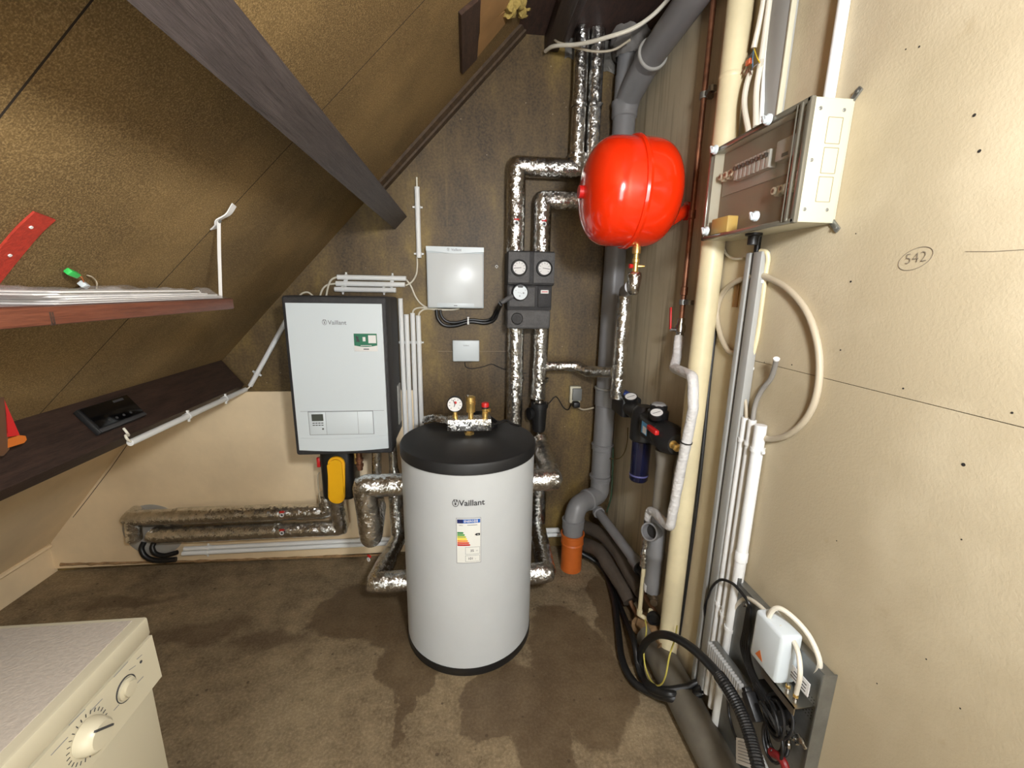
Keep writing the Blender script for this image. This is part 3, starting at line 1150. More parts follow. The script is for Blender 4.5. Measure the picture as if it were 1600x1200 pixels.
# ============================================================ conduits and wires on the back wall
YC = YB - .0135
for i, (a_, b_, lab) in enumerate((((527, 433), (635, 438), 'topmost of three stacked horizontal conduits above the boiler'),
                                   ((525, 443), (633, 447), 'middle of three stacked horizontal conduits above the boiler'),
                                   ((523, 452), (619, 455), 'lowest and shortest of three stacked horizontal conduits above the boiler'))):
    pa, pb = oy(*a_, YC), oy(*b_, YC)
    pb.z = pa.z
    conduit('', pa, pb, .0125, label=lab, clips=(.13, .80), cdir=(0, 1, 0), group='horizontal conduits above the boiler')
pa = oy(651.5, 292, YC)
pb = V((pa.x, pa.y, oy(651.5, 403, YC).z))
conduit('', pb, pa, .0125, label='single upright white conduit on the wall above the boiler', clips=(.06, .72), cdir=(0, 1, 0))
build('wire_tip', G().cyl(pa - Z1 * .004, V((pa.x, pa.y, oy(651.5, 277, YC).z)), .004, seg=10), M_CABLE_W, label='white wire tip standing out of the upright conduit', cat='wire')
for i, (px, py, lab) in enumerate(((625.5, 466, 'leftmost and tallest of four upright conduits beside the boiler'), (635, 491, 'second from left of four upright conduits beside the boiler'),
                                   (644.5, 489, 'third from left of four upright conduits beside the boiler'), (653.5, 493, 'rightmost of four upright conduits beside the boiler'))):
    pa = oy(px, py, YC)
    conduit('', V((pa.x, pa.y, .62)), pa, .0125, label=lab, clips=((oy(px, 535, YC).z - .62) / (pa.z - .62),), cdir=(0, 1, 0), group='upright conduits beside the boiler')


def wire(pts, r, m, label, name='wire', cat='wire', seg=8, n=6, group=None, parent=None):
    return build(name, G().tube(spline(pts, n), r, seg=seg), m, parent, label=label, cat=None if parent else cat, group=group)


YW = YB - .008
W_ = lambda *ps: [oy(x, y, YW) for x, y in ps]
wire(W_((651.5, 402), (652, 415), (650, 430), (643, 441), (634, 446)), .0042, M_CABLE_W, 'white wire from the upright conduit to the middle horizontal conduit')
wire(W_((635, 437), (642, 447), (649, 463), (657, 474), (668, 481), (680, 484)), .0042, M_CABLE_W, 'white wire curving from the horizontal conduits to the wall unit')
wire(W_((644.5, 490), (647, 484), (655, 481), (672, 481), (690, 484), (702, 484)), .0042, M_CABLE_W, 'white wire from the third upright conduit to the wall unit')
wire(W_((653.5, 494), (656, 488), (664, 483), (680, 483), (705, 484), (718, 482)), .0042, M_CABLE_W, 'white wire from the rightmost upright conduit to the wall unit')
wire([oy(526, 433, YW), oy(518, 437, YW), oy(513, 447, YW - .02), oy(509, 466, YW - .05)], .0045, M_CABLE_W, 'inner white wire dropping from conduits behind the boiler top')
wire([oy(525, 443, YW), oy(512, 445, YW), oy(504, 452, YW - .02), oy(499, 466, YW - .05)], .0045, M_CABLE_W, 'outer white wire arching from conduits behind the boiler top')
wire([oy(468, 462, 2.2), oy(474, 457.5, 2.2), oy(482, 457, 2.2), oy(491, 464, 2.2)], .004, M_CABLE_W, 'short white wire loop on the boiler top left')

# ============================================================ wall unit and small box
wu0, wu1 = oy(668, 481, YB - .055), oy(756, 387, YB - .055)
wu = thing('control_unit', V(((wu0.x + wu1.x) / 2, YB, wu0.z)), 'large square white control unit on the brown wall left of the pump', 'control unit')
FU = YB - .055
build('housing', G().box((wu0.x, FU + .006, wu0.z), (wu1.x, YB - .001, wu1.z), .004), M_WHITE, wu)
cov = build('cover', G().box((wu0.x + .004, FU - .001, wu0.z + .004), (wu1.x - .004, FU + .008, wu1.z - .030), .003), mat('pale_grey_cover', (206, 210, 211), .3), wu)
N = 14
hw = wu1.x - wu0.x
poly = [(wu0.x, FU, wu1.z), (wu1.x, FU, wu1.z)] + [(wu1.x - hw * i / N, FU, wu1.z - .022 - .010 * math.sin(PI * i / N) ** 2) for i in range(N + 1)]
build('top_band', G().prism([(x, y - .004, z) for x, y, z in poly], (0, .012, 0)), M_WHITE, wu, smooth=0)
cx = (wu0.x + wu1.x) / 2
text('lettering', 'Vaillant', V((cx + .006, FU - .0045, wu1.z - .0195)), X1, Z1, .012, M_INKL, wu, bold=.01, align='CENTER')
emblem(V((cx - .034, FU - .0045, wu1.z - .0135)), X1, Z1, .0145, M_INKL, wu)
build('lower_flap', G().box((cx - hw * .33, FU - .0016, wu0.z + .004), (cx + hw * .33, FU + .001, wu0.z + .026), .001), M_WHITE, wu)
build('print_mark', G().box((cx - .010, FU - .0022, wu0.z + .011), (cx + .008, FU - .0014, wu0.z + .015)), M_INKL, wu, smooth=0)
s0, s1 = oy(707.5, 565, YB - .025), oy(749, 532, YB - .025)
sb = thing('gateway_box', V(((s0.x + s1.x) / 2, YB, s0.z)), 'small white gateway box on the brown wall under the control unit', 'gateway')
build('housing', G().box((s0.x, YB - .025, s0.z), (s1.x, YB - .001, s1.z), .005, 3), M_WHITE, sb)
text('lettering', 'Vaillant', V(((s0.x + s1.x) / 2, YB - .0255, s1.z - .030)), X1, Z1, .0075, M_INKL, sb, align='CENTER')
wire(W_((726, 566), (728, 573), (738, 576), (755, 573), (768, 569), (778, 573), (790, 578), (800, 582), (822, 583)), .0022, M_RUB, 'thin black wire from the small white box behind the foil pipes')
# black hoses of the pump cable
wire([oy(682, 484, YW - .012), oy(684, 497, YW - .012), oy(694, 508, YW - .012), (oy(712, 509, YW - .012)), oy(735, 503, YW - .012), oy(757, 505, YW - .012), oy(772, 500, YW - .02), oy(779, 485, YW - .05), oy(783, 475, 2.10)], .0085, M_RUB,
     'lower black pump cable sagging under the control unit', name='pump_cable', cat='cable', seg=10)
wire([oy(688, 484, YW - .012), oy(690, 494, YW - .012), oy(698, 502, YW - .012), (oy(712, 504, YW - .012)), oy(735, 499.5, YW - .012), oy(757, 501, YW - .012), oy(769, 496, YW - .02), oy(776, 482, YW - .05), oy(781, 473, 2.10)], .0065, M_RUB,
     'upper black pump cable sagging under the control unit', name='pump_cable', cat='cable', seg=10)
c = oy(731.5, 501, YW - .014)
build('cable_clip', G().box((c.x - .006, c.y - .012, c.z - .018), (c.x + .006, YB, c.z - .010), .002).box((c.x - .004, c.y - .011, c.z - .02), (c.x + .004, c.y - .008, c.z + .018), .001).box((c.x - .006, c.y - .012, c.z + .012), (c.x + .006, YB, c.z + .02), .002), M_COND, label='white clip holding the black pump cables', cat='clip')
# screw hook right of the unit
h = oy(776, 417, YB - .004)
build('wall_hook', G().tube([h + V((.006 * math.cos(a), 0, .008 * math.sin(a))) for a in [PI * 1.2 * k / 10 - .3 for k in range(11)]], .0018, seg=6).cyl(h + V((0, .004, -.004)), h + V((0, -.002, -.004)), .003, seg=8), M_PAPER, label='small pale hook on the wall right of the control unit', cat='hook')

# ============================================================ pump group
PF = 2.105
pc0, pc1 = oy(792, 514, PF), oy(868, 393, PF)
px0, px1 = pc0.x, pc1.x
pg = thing('pump_group', V(((px0 + px1) / 2, 2.2, pc0.z)), 'black insulated pump group with two round gauges on the wall', 'pump')
z1 = pc1.z
za_ = oy(830, 447, PF).z
zb2 = oy(830, 484, PF).z
z0 = pc0.z
build('upper_shell', G().box((px0, PF, za_ + .002), (px1, YB - .005, z1), .010, 3), M_EPP, pg)
build('middle_shell', G().box((px0 + .002, PF + .014, zb2 - .002), (px1 - .008, YB - .005, za_ + .006), .004), M_EPP, pg)
build('lower_shell', G().box((px0 + .001, PF + .004, z0), (px1 - .012, YB - .005, zb2), .012, 3), M_EPPL, pg)
wpx = (px1 - px0)
for fx, fz in ((.235, 0), (.765, 0)):
    c = V((px0 + wpx * fx, PF - .001, (za_ + z1) / 2 + .002))
    plate = build('gauge_plate', G().box((c.x - wpx * .225, PF - .007, za_ + .014), (c.x + wpx * .225, PF + .01, z1 - .006), .004), M_EPPL, pg)
    ga = build('gauge_bezel', G().lathe([(.034, 0), (.040, .006), (.038, .022), (.031, .024), (.031, .016), (.0, .016)], c, -Y1, 32), M_BLACK, pg)
    build('gauge_face', disc(G(), c - Y1 * .0162, -Y1, .0305, .001, 28), M_PAPER, ga, smooth=0)
    for i in range(9):
        a_ = math.radians(-40 + i * 32.5)
        rd = V((math.cos(a_), 0, math.sin(a_)))
        build('tick', G().obox(c - Y1 * .0176 + rd * .024, (rd, rd.cross(Y1), Y1), (.0035, .0008, .0003)), M_INK, ga, smooth=0)
    a_ = math.radians(185 if fx < .5 else -8)
    rd = V((math.cos(a_), 0, math.sin(a_)))
    build('needle', G().obox(c - Y1 * .0184 + rd * .008, (rd, rd.cross(Y1), Y1), (.017, .0012, .0003)), M_INK, ga, smooth=0)
gx = px0 + wpx * .60
build('middle_panel', G().box((px0 + .008, PF + .006, zb2 + .012), (gx, PF + .03, za_ - .004), .006), M_EPPL, pg)
build('side_panel', G().box((gx + .014, PF + .006, zb2 + .012), (px1 - .012, PF + .03, za_ - .004), .004), M_EPP, pg)
bc = V((px0 + wpx * .80, PF + .005, oy(853, 456, PF).z))
badge = build('badge', G().box((bc.x - .020, PF + .002, bc.z - .009), (bc.x + .020, PF + .008, bc.z + .009), .006, 3), M_PAPER, pg)
build('print_line', G().box((bc.x - .014, PF + .0012, bc.z - .002), (bc.x + .014, PF + .0022, bc.z + .002)), M_REDP, badge, smooth=0)
cc = oy(813, 456.5, PF - .02)
hd = build('pump_head', G().lathe([(.040, -.035), (.040, .0), (.036, .004), (0, .004)], V((cc.x, PF - .016, cc.z)), -Y1, 32), M_BLACK, pg)
N = 24
poly = []
for i in range(N + 1):
    a_ = math.radians(125 + 290 * i / N)
    poly.append(V((cc.x + .034 * math.cos(a_), PF - .0205, cc.z - .002 + .034 * math.sin(a_))))
poly += [V((cc.x + .014, PF - .0205, cc.z + .028)), V((cc.x + .011, PF - .0205, cc.z + .021)), V((cc.x - .011, PF - .0205, cc.z + .021)), V((cc.x - .014, PF - .0205, cc.z + .028))]
fc = build('pump_face', G().prism(poly, (0, -.004, 0)), M_WHITE, hd, smooth=0)
for dx, dz_, r_ in ((.015, -.004, .0042), (-.003, -.018, .003), (-.022, .008, .0018), (.024, .010, .0018), (-.010, -.002, .0016), (-.002, -.003, .0016), (.005, -.006, .0016)):
    build('pump_mark', disc(G(), V((cc.x + dx, PF - .0245, cc.z + dz_)), -Y1, r_, .0006, 12), M_INKL, hd, smooth=0)
pa, pb = oy(783, 473, 2.08), oy(801, 462, 2.085)
build('pump_plug', G().tube([pa, pa.lerp(pb, .3), pb], .011, seg=10), M_EPPL, pg)
kc = oy(808, 498, PF)
build('round_cap', G().lathe([(.029, -.01), (.029, .003), (.025, .003), (.025, .001), (.023, .001), (.022, .006), (0, .007)], V((kc.x, PF + .004, kc.z)), -Y1, 28), M_EPP, pg)
build('cap_plate', G().box((px0 + .012, PF + .001, z0 + .018), (px0 + wpx * .60, PF + .01, zb2 - .012), .006), M_EPPL, pg)

# ============================================================ foil lagged pipes
YP = 2.205
fno = [0]


def foil_pipe(pts, r, label, group='foil-wrapped heating pipes', fil=.008, extra=(), nz=.03, name='insulated_pipe'):
    pts = [V(p) for p in pts]
    base = min(pts, key=lambda p: p.z)
    t_ = thing(name, base, label, 'pipe', group)
    build('foil_lagging', G().tube(pts, r, seg=22, fil=fil, nz=nz, step=.012, fn=2), M_FOIL, t_, smooth=32)
    for f_ in extra:
        f_(t_)
    return t_


def col(px, py, py2, Y):
    """two points of a vertical line through the pixel (px,py) down to row py2"""
    a_ = oy(px, py, Y)
    b_ = V((a_.x, a_.y, oy(px, py2, Y).z))
    return a_, b_


def section(t_, pts, r, fil=.008, nz=.03):
    build('foil_lagging', G().tube(pts, r, seg=22, fil=fil, nz=nz, step=.012, fn=2), M_FOIL, t_, smooth=32)


def tape(t_, c, d_, r):
    d_ = V(d_).normalized()
    g_ = G().tube(densify([V(c) - d_ * .011, V(c) + d_ * .011], .004), r, seg=22, nz=.18, cap=False)
    build('foil_tape', g_, M_FOIL, t_, smooth=32)


def lever(t_, c, out, along):
    """red tap lever with a white tag on a ring"""
    out, along = V(out).normalized(), V(along).normalized()
    s_ = out.cross(along)
    lv = build('tap_lever', G().obox(V(c) + out * .004 + along * .006, (s_, along, out), (.012, .004, .005), .002), M_REDP, t_)
    build('tag_ring', G().lathe([(.011, -.002), (.011, .003), (.007, .003), (.007, -.002)], V(c) + out * .008 - along * .010, out, 16, cap=False), M_PAPER, lv)
    build('tag_disc', disc(G(), V(c) + out * .006 - along * .010, out, .0075, .001, 14), M_INK, lv)


# feed pair from the ceiling
pa, pb = col(905, 74, 262, YP)
pb = V((oy(897, 262, YP).x, YP, oy(897, 264, YP).z))
t_ = thing('insulated_pipe', pb, 'left one of the foil pipes coming down from the ceiling, turning left to the pump', 'pipe', 'foil-wrapped heating pipes')
section(t_, [V((pa.x + .012, YP, zc - .002)), V((pb.x + .012, YP, pb.z + .03))], .034)
e0 = V((oy(807, 264, YP).x, YP, pb.z))
section(t_, [V((pb.x + .012, YP, pb.z + .05)), V((pb.x + .012, YP, pb.z)), e0, V((e0.x, YP, z1 - .01))], .046)
tape(t_, oy(901, 164, YP) + V((.012, 0, 0)), Z1, .037)
tape(t_, V((pb.x + .012, YP, pb.z + .055)), Z1, .047)
lever(t_, oy(807, 345, YP - .047), -Y1, Z1)
qb = V((pb.x + .012 + .0725, YP, oy(905, 315, YP).z))
t_ = thing('insulated_pipe', qb, 'right one of the foil pipes coming down from the ceiling behind the red vessel', 'pipe', 'foil-wrapped heating pipes')
section(t_, [V((qb.x, YP, zc - .002)), V((qb.x, YP, qb.z + .03))], .034)
e1 = V((oy(848, 315, YP).x, YP, qb.z))
section(t_, [V((qb.x, YP, qb.z + .05)), V((qb.x, YP, qb.z)), e1, V((e1.x, YP, z1 - .01))], .045)
tape(t_, V((qb.x, YP, oy(921, 166, YP).z)), Z1, .037)
lever(t_, oy(850, 347, YP - .046), -Y1, Z1)
# below the pump
pa, pb = col(806, 510, 700, YP)
foil_pipe([pa + Z1 * .02, pb], .043, 'left foil pipe running straight down from the pump to behind the tank', extra=[lambda t: tape(t, V((pa.x, YP, oy(806, 590, YP).z)), Z1, .045)])
qa, q_ = col(846, 510, 622, YP)
q_.x -= .008
br = oy(853, 572, YP).z
xx0 = oy(900, 572, YP)
xx1 = oy(922, 583, 2.12)
xx2 = oy(962, 583, 1.98)
foil_pipe([qa + Z1 * .02, q_], .042, 'right foil pipe below the pump with a branch to the right', extra=[
    lambda t: section(t, [V((qa.x, YP, br)), V((xx0.x, YP, br)), V((xx1.x, 2.16, xx1.z)), V((xx2.x, 2.00, xx2.z))], .029, .03),
    lambda t: tape(t, V((qa.x, YP, br - .075)), Z1, .045)])

# dirt separator under the right pipe
sc = V((oy(843, 650, YP - .01).x, YP, 0))
dsp = thing('dirt_separator', V((sc.x, YP, oy(843, 674, YP).z)), 'black canister dirt separator under the right foil pipe', 'separator')
zt2, zb3 = oy(843, 628, YP).z, oy(843, 674, YP).z
build('canister', G().lathe([(0, zb3), (.030, zb3 + .002), (.036, zb3 + .012), (.041, zt2 - .030), (.047, zt2 - .028), (.047, zt2 - .004), (.040, zt2), (0, zt2)], (sc.x, YP, 0), Z1, 28), M_BLACK, dsp)
build('collar', G().lathe([(.030, 0), (.030, .012)], (sc.x, YP, zt2), Z1, 20), M_CHROME, dsp)
build('side_magnet', G().lathe([(0, 0), (.030, .002), (.034, .008), (.034, .026), (0, .03)], (sc.x - .035, YP, (zt2 + zb3) / 2 + .02), (-1, -.3, 0), 22), M_BLACK, dsp)
for s_ in (-1, 1):
    build('bolt', disc(G(), V((sc.x + s_ * .034, YP - .028, zt2 - .004)), Z1, .006, .012, 8), M_CHROME, dsp)
build('drain_fitting', G().lathe([(.012, 0), (.012, .02), (.015, .02), (.015, .034), (.010, .034), (.010, .05)], (sc.x, YP, zb3 - .048), Z1, 18), M_CHROME, dsp)

# ============================================================ tank
TX, TY, TR = .012, 1.71, .279
zlt, zlb, zwb = .920, oy(735, 743, TY - TR).z, oy(735, 1045, TY - TR).z
tk = thing('buffer_tank', (TX, TY, 0), 'white cylindrical buffer tank with black lid and energy label', 'tank')
build('base_ring', G().lathe([(TR - .004, 0), (TR, .006), (TR, zwb)], (TX, TY, 0), Z1, 72), M_BLACK, tk)
build('jacket', G().lathe([(TR - .006, zwb - .002), (TR - .002, zwb), (TR - .002, zlb)], (TX, TY, 0), Z1, 72), M_TANKW, tk)
build('lid', G().lathe([(TR - .002, zlb - .001), (TR + .002, zlb), (TR + .002, zlt - .012), (TR - .002, zlt - .004), (TR - .010, zlt), (0, zlt)], (TX, TY, 0), Z1, 72), mat('lid_black', (27, 27, 28), .55, bump=.04, bscale=220), tk)
phi0 = math.atan2(-(TY), -(TX))


def onTank(px, py):
    """angle and height of the point of the jacket seen at a pixel"""
    d = ray(px, py)
    o = CAMP - V((TX, TY, 0))
    A = d.x * d.x + d.y * d.y
    B = 2 * (o.x * d.x + o.y * d.y)
    Cc = o.x ** 2 + o.y ** 2 - TR ** 2
    t = (-B - math.sqrt(B * B - 4 * A * Cc)) / (2 * A)
    p = CAMP + d * t
    return math.atan2(p.y - TY, p.x - TX), p.z


def tankwrap(px, py, lift):
    a0_, z0_ = onTank(px, py)
    R_ = TR - .002 + lift

    def f(x, y):
        a = a0_ + x / R_
        return V((TX + R_ * math.cos(a), TY + R_ * math.sin(a), z0_ + y))
    return f


a1_, zt1 = onTank(718, 783)
a2_, _ = onTank(751, 787)
hgt = onTank(735, 781.5)[1] - onTank(735, 791.5)[1]
text('lettering', 'Vaillant', None, X1, Z1, hgt * .88, M_INK, tk, wrap=tankwrap(717, 790.5, .0008), bold=.02)
emblem(None, X1, Z1, hgt * 1.15, M_INK, tk, wrap=tankwrap(711.5, 786.5, .0008))
# energy label
aL, zL1 = onTank(712.5, 809.5)
aR, _ = onTank(751.5, 809.5)
zL0 = onTank(731, 880.5)[1]
LW = (aR - aL) * TR
LH = zL1 - zL0
lw = tankwrap(712.5, 809.5, .0)


def lpatch(name, x0, x1, y0, y1, lift, m, par, poly=None):
    """flat print on the label; x,y are fractions of the label from its top left"""
    g_ = G()
    f_ = tankwrap(712.5, 809.5, lift)
    if poly:
        g_.bm.faces.new([g_.bm.verts.new(f_(x * LW, -y * LH)) for x, y in poly])
    else:
        g_.grid(lambda u, v: f_((x0 + (x1 - x0) * u) * LW, -(y0 + (y1 - y0) * v) * LH), 8, 1)
    return build(name, g_, m, par, smooth=0)


el = lpatch('energy_label', 0, 1, 0, 1, .0006, mat('label_white', (224, 224, 218), .45), tk)
el['label'] = 'paper energy label with coloured efficiency bars'
M_BLUE = mat('label_blue', (28, 92, 178), .5)
M_NAVY = mat('label_navy', (22, 34, 96), .5)
for x0, x1, y0, y1 in ((0, 1, 0, .012), (0, 1, .988, 1), (0, .02, 0, 1), (.98, 1, 0, 1)):
    lpatch('label_border', x0, x1, y0, y1, .0009, M_INKL, el)
lpatch('header_band', .04, .97, .03, .115, .0009, M_BLUE, el)
lpatch('flag_field', .04, .28, .03, .115, .0012, M_NAVY, el)
lpatch('header_pictogram', .74, .78, .04, .105, .0012, M_PAPER, el)
lpatch('header_pictogram', .82, .86, .04, .105, .0012, M_PAPER, el)
text('header_word', 'ENERG', None, X1, Z1, LH * .045, M_PAPER, el, wrap=(lambda f: (lambda x, y: f(x + LW * .31, y - LH * .094)))(tankwrap(712.5, 809.5, .0012)), bold=.02)
text('maker_name', 'Vaillant', None, X1, Z1, LH * .020, M_INK, el, wrap=(lambda f: (lambda x, y: f(x + LW * .10, y - LH * .165)))(tankwrap(712.5, 809.5, .0009)), bold=.01)
lpatch('print_line', .45, .85, .150, .163, .0009, M_INKL, el)
for i, (cc_, w__) in enumerate((((20, 120, 54), .26), ((70, 150, 50), .31), ((170, 180, 30), .36), ((250, 215, 30), .40), ((236, 150, 30), .44), ((210, 70, 30), .49), ((186, 26, 26), .53))):
    y = .305 + i * .0445
    mb_ = mat('bar_%d' % i, cc_, .5)
    bar = lpatch('class_bar', .04, .04 + w__ - .03, y, y + .036, .0010, mb_, el)
    lpatch('bar_tip', 0, 0, 0, 0, .0010, mb_, bar, poly=[(.04 + w__ - .03, y), (.04 + w__, y + .018), (.04 + w__ - .03, y + .036)])
ar = lpatch('class_arrow', 0, 0, 0, 0, .0009, M_BLACK, el, poly=[(.74, .368), (.81, .342), (.96, .342), (.96, .394), (.81, .394)])
F_ = tankwrap(712.5, 809.5, .0009)
F2 = tankwrap(712.5, 809.5, .0013)
text('class_letter', 'A', None, X1, Z1, LH * .030, M_PAPER, el, wrap=lambda x, y: F2(x + LW * .85, y - LH * .384), bold=.01)
for (a__, b__, y0, y1) in ((.36, .95, .640, .800), (.36, .95, .825, .965)):
    for xx in ((a__, b__, y0, y0 + .006), (a__, b__, y1 - .006, y1), (a__, a__ + .012, y0, y1), (b__ - .012, b__, y0, y1)):
        lpatch('box_line', *xx, .0009, M_INKL, el)
text('loss_value', '35', None, X1, Z1, LH * .052, M_INK, el, wrap=lambda x, y: F_(x + LW * .56, y - LH * .746), bold=.015)
text('loss_unit', 'W', None, X1, Z1, LH * .028, M_INKL, el, wrap=lambda x, y: F_(x + LW * .79, y - LH * .742))
text('volume_value', '101', None, X1, Z1, LH * .052, M_INK, el, wrap=lambda x, y: F_(x + LW * .46, y - LH * .92), bold=.015)
text('volume_unit', 'L', None, X1, Z1, LH * .028, M_INKL, el, wrap=lambda x, y: F_(x + LW * .76, y - LH * .92))

# tank side connections
def tankstub(t_, px, py, s_):
    pass


zu = oy(600, 758, 1.76).z
zlo = oy(600, 909, 1.76).z
xe = oy(569, 758, 1.76).x
yb_ = 2.10
# upper left: down, back and up to the boiler
p5 = oy(590, 712, yb_)
foil_pipe([(TX - TR + .03, 1.76, zu), (xe, 1.76, zu), (xe + .012, 1.78, oy(572, 838, 1.78).z), (oy(590, 800, yb_).x, yb_, oy(572, 838, 1.78).z), (p5.x, yb_, bz0 + .02)], lambda f: .049 if f < .64 else .049 - .025 * min(1, (f - .64) / .12),
          'upper left foil pipe looping from the tank side up to the boiler', fil=.012)
p6 = oy(612, 712, yb_)
xe2 = oy(588, 909, 1.76).x
foil_pipe([(TX - TR + .03, 1.76, zlo), (xe2, 1.76, zlo), (p6.x + .015, yb_ + .02, zlo), (p6.x, yb_ + .02, bz0 + .02)], lambda f: .047 if f < .3 else (.040 if f < .75 else .040 - .018 * min(1, (f - .75) / .1)),
          'lower left foil pipe running back and up from the tank foot to the boiler', fil=.012,
          extra=[lambda t: lever(t, oy(578, 870, 1.93), -X1 - Y1, Z1)])
xr = oy(862, 759, 1.76).x
foil_pipe([(TX + TR - .03, 1.76, zu), (xr, 1.76, zu), (sc.x + .01, 2.17, zu), (sc.x, YP, zb3 - .04)], .049, 'upper right foil pipe turning back from the tank towards the separator', fil=.012)
xr2 = oy(853, 909, 1.76).x
foil_pipe([(TX + TR - .03, 1.76, zlo), (xr2, 1.76, zlo), (oy(838, 850, 2.17).x, 2.17, zlo), (oy(838, 850, 2.17).x, 2.17, zu - .14), (pa.x, YP, zu - .13)], .047, 'lower right foil pipe turning back from the tank foot', fil=.012)

# ---- safety group on the tank lid
zl_ = zlt
sg = thing('safety_group', (TX, 1.78, zl_), 'foil-clad safety group with gauge, brass vent and red-capped valve on the tank lid', 'safety valve')
f0 = oy(699, 673, 1.72)
f1 = oy(768, 657, 1.72)
zz0, zz1 = zl_ + .022, zl_ + .074
mf = build('foil_block', G().box((f0.x, 1.72, zz0), (f1.x, 1.79, zz1), .004), M_FOIL, sg)
build('bottom_nut', G().lathe([(.022, 0), (.022, .012), (.014, .012), (.014, .026)], (oy(733, 680, 1.75).x, 1.75, zl_ - .001), Z1, 6), M_BRASS, sg)
gx_ = oy(711, 640, 1.755)
build('gauge_stem', G().lathe([(.012, 0), (.012, .012), (.009, .012), (.009, .03)], (gx_.x, 1.755, zz1 - .002), Z1, 12), M_BRASS, sg)
gcz = oy(711, 632.5, 1.74).z
gb = build('gauge_body', G().lathe([(.026, -.012), (.033, -.010), (.034, .010), (.031, .012), (.031, .009), (0, .009)], (gx_.x, 1.755, gcz), -Y1, 30), M_BLACK, sg)
build('gauge_face', disc(G(), V((gx_.x, 1.7455, gcz)), -Y1, .0305, .001, 28), M_PAPER, gb, smooth=0)
for i in range(9):
    a_ = math.radians(-45 + i * 33.75)
    rd = V((math.cos(a_), 0, math.sin(a_)))
    build('tick', G().obox(V((gx_.x, 1.7442, gcz)) + rd * .023, (rd, rd.cross(Y1), Y1), (.003, .0009, .0002)), M_INK, gb, smooth=0)
for a_, L_ in ((110, .020), (250, .010)):
    a_ = math.radians(a_)
    rd = V((math.cos(a_), 0, math.sin(a_)))
    build('needle', G().obox(V((gx_.x, 1.7436, gcz)) + rd * L_ * .5, (rd, rd.cross(Y1), Y1), (L_ * .6, .0014, .0002)), M_INK, gb, smooth=0)
build('red_field', disc(G(), V((gx_.x + .002, 1.7440, gcz + .008)), -Y1, .006, .0003, 12), M_REDP, gb, smooth=0)
ax_ = oy(735.5, 630, 1.755).x
zA = oy(735.5, 618.5, 1.755).z
av = build('air_vent', G().lathe([(.011, zz1 - .002), (.011, zz1 + .02), (.019, zz1 + .024), (.020, zz1 + .055), (.0215, zz1 + .058), (.0215, zz1 + .070), (.020, zz1 + .072), (.020, zA - .004), (.012, zA), (0, zA)], (ax_, 1.755, 0), Z1, 26), M_BRASS, sg)
build('vent_cap', G().cyl((ax_ - .012, 1.745, zA - .002), (ax_ - .012, 1.745, zA + .005), .005, seg=10), M_CHROME, av)
vx_ = oy(758, 645, 1.755).x
zV = oy(758, 629, 1.755).z
sv = build('safety_valve', G().lathe([(.010, zz1 - .002), (.013, zz1 + .006), (.013, zz1 + .02), (.011, zz1 + .022), (.014, zz1 + .028), (.014, zV - .026)], (vx_, 1.755, 0), Z1, 22), M_BRASS, sg)
build('valve_collar', G().lathe([(.015, zV - .026), (.016, zV - .022), (.015, zV - .018)], (vx_, 1.755, 0), Z1, 22), M_BLACK, sg)
build('red_cap', G().lathe([(.0165, zV - .018), (.0165, zV - .005), (.014, zV), (0, zV + .001)], (vx_, 1.755, 0), Z1, 14), M_REDP, sg)
build('outlet', G().tube([V((vx_ + .010, 1.755, zz1 + .03)), V((vx_ + .022, 1.75, zz1 + .03))], .008, seg=12), M_BRASS, sg)


def fsheet(u, v):
    a__ = oz(661, 660, zl_).lerp(oz(716, 664, zl_), u)
    e_ = math.sin(PI * min(1, .12 + u * .95))
    return V((a__.x, a__.y + .055 - v * .10, zl_ + .004 + .034 * e_ * (.45 + .55 * math.sin(PI * v)) + .010 * abs(mnoise.noise(V((u * 7, v * 6, 2))))))


build('foil_sheet', G().grid(fsheet, 26, 10), M_FOIL, smooth=60, label='crumpled foil sheet lying on the tank lid left of the safety group', cat='foil')
hs = thing('black_strap', oz(785, 664, zl_), 'black looped strap lying on the tank lid behind the red-capped valve', 'strap')
lp = [V((vx_ - .055, 1.80, zl_ + .050)), V((vx_ - .03, 1.795, zl_ + .047)), V((vx_, 1.79, zl_ + .030)), V((vx_ + .04, 1.80, zl_ + .014)), V((vx_ + .06, 1.84, zl_ + .014)), V((vx_ + .03, 1.88, zl_ + .03)), V((vx_ - .02, 1.88, zl_ + .056)), V((vx_ - .055, 1.85, zl_ + .055)), V((vx_ - .055, 1.80, zl_ + .050))]
build('loop', G().ribbon(spline(lp, 6), V((.1, .2, 1)), .018, .004), M_RUB, hs)
build('tail', G().ribbon(spline([V((vx_ + .035, 1.80, zl_ + .018)), oz(790, 657, zl_ + .012), oz(800, 662, zl_ + .005), oz(812, 665.5, zl_ + .004)], 5), V((.2, 1, .2)), .014, .003), M_RUB, hs)
for i, (px, py, r_) in enumerate(((777, 667, .006), (795, 671, .004), (790, 693, .006), (768, 694, .003))):
    pass

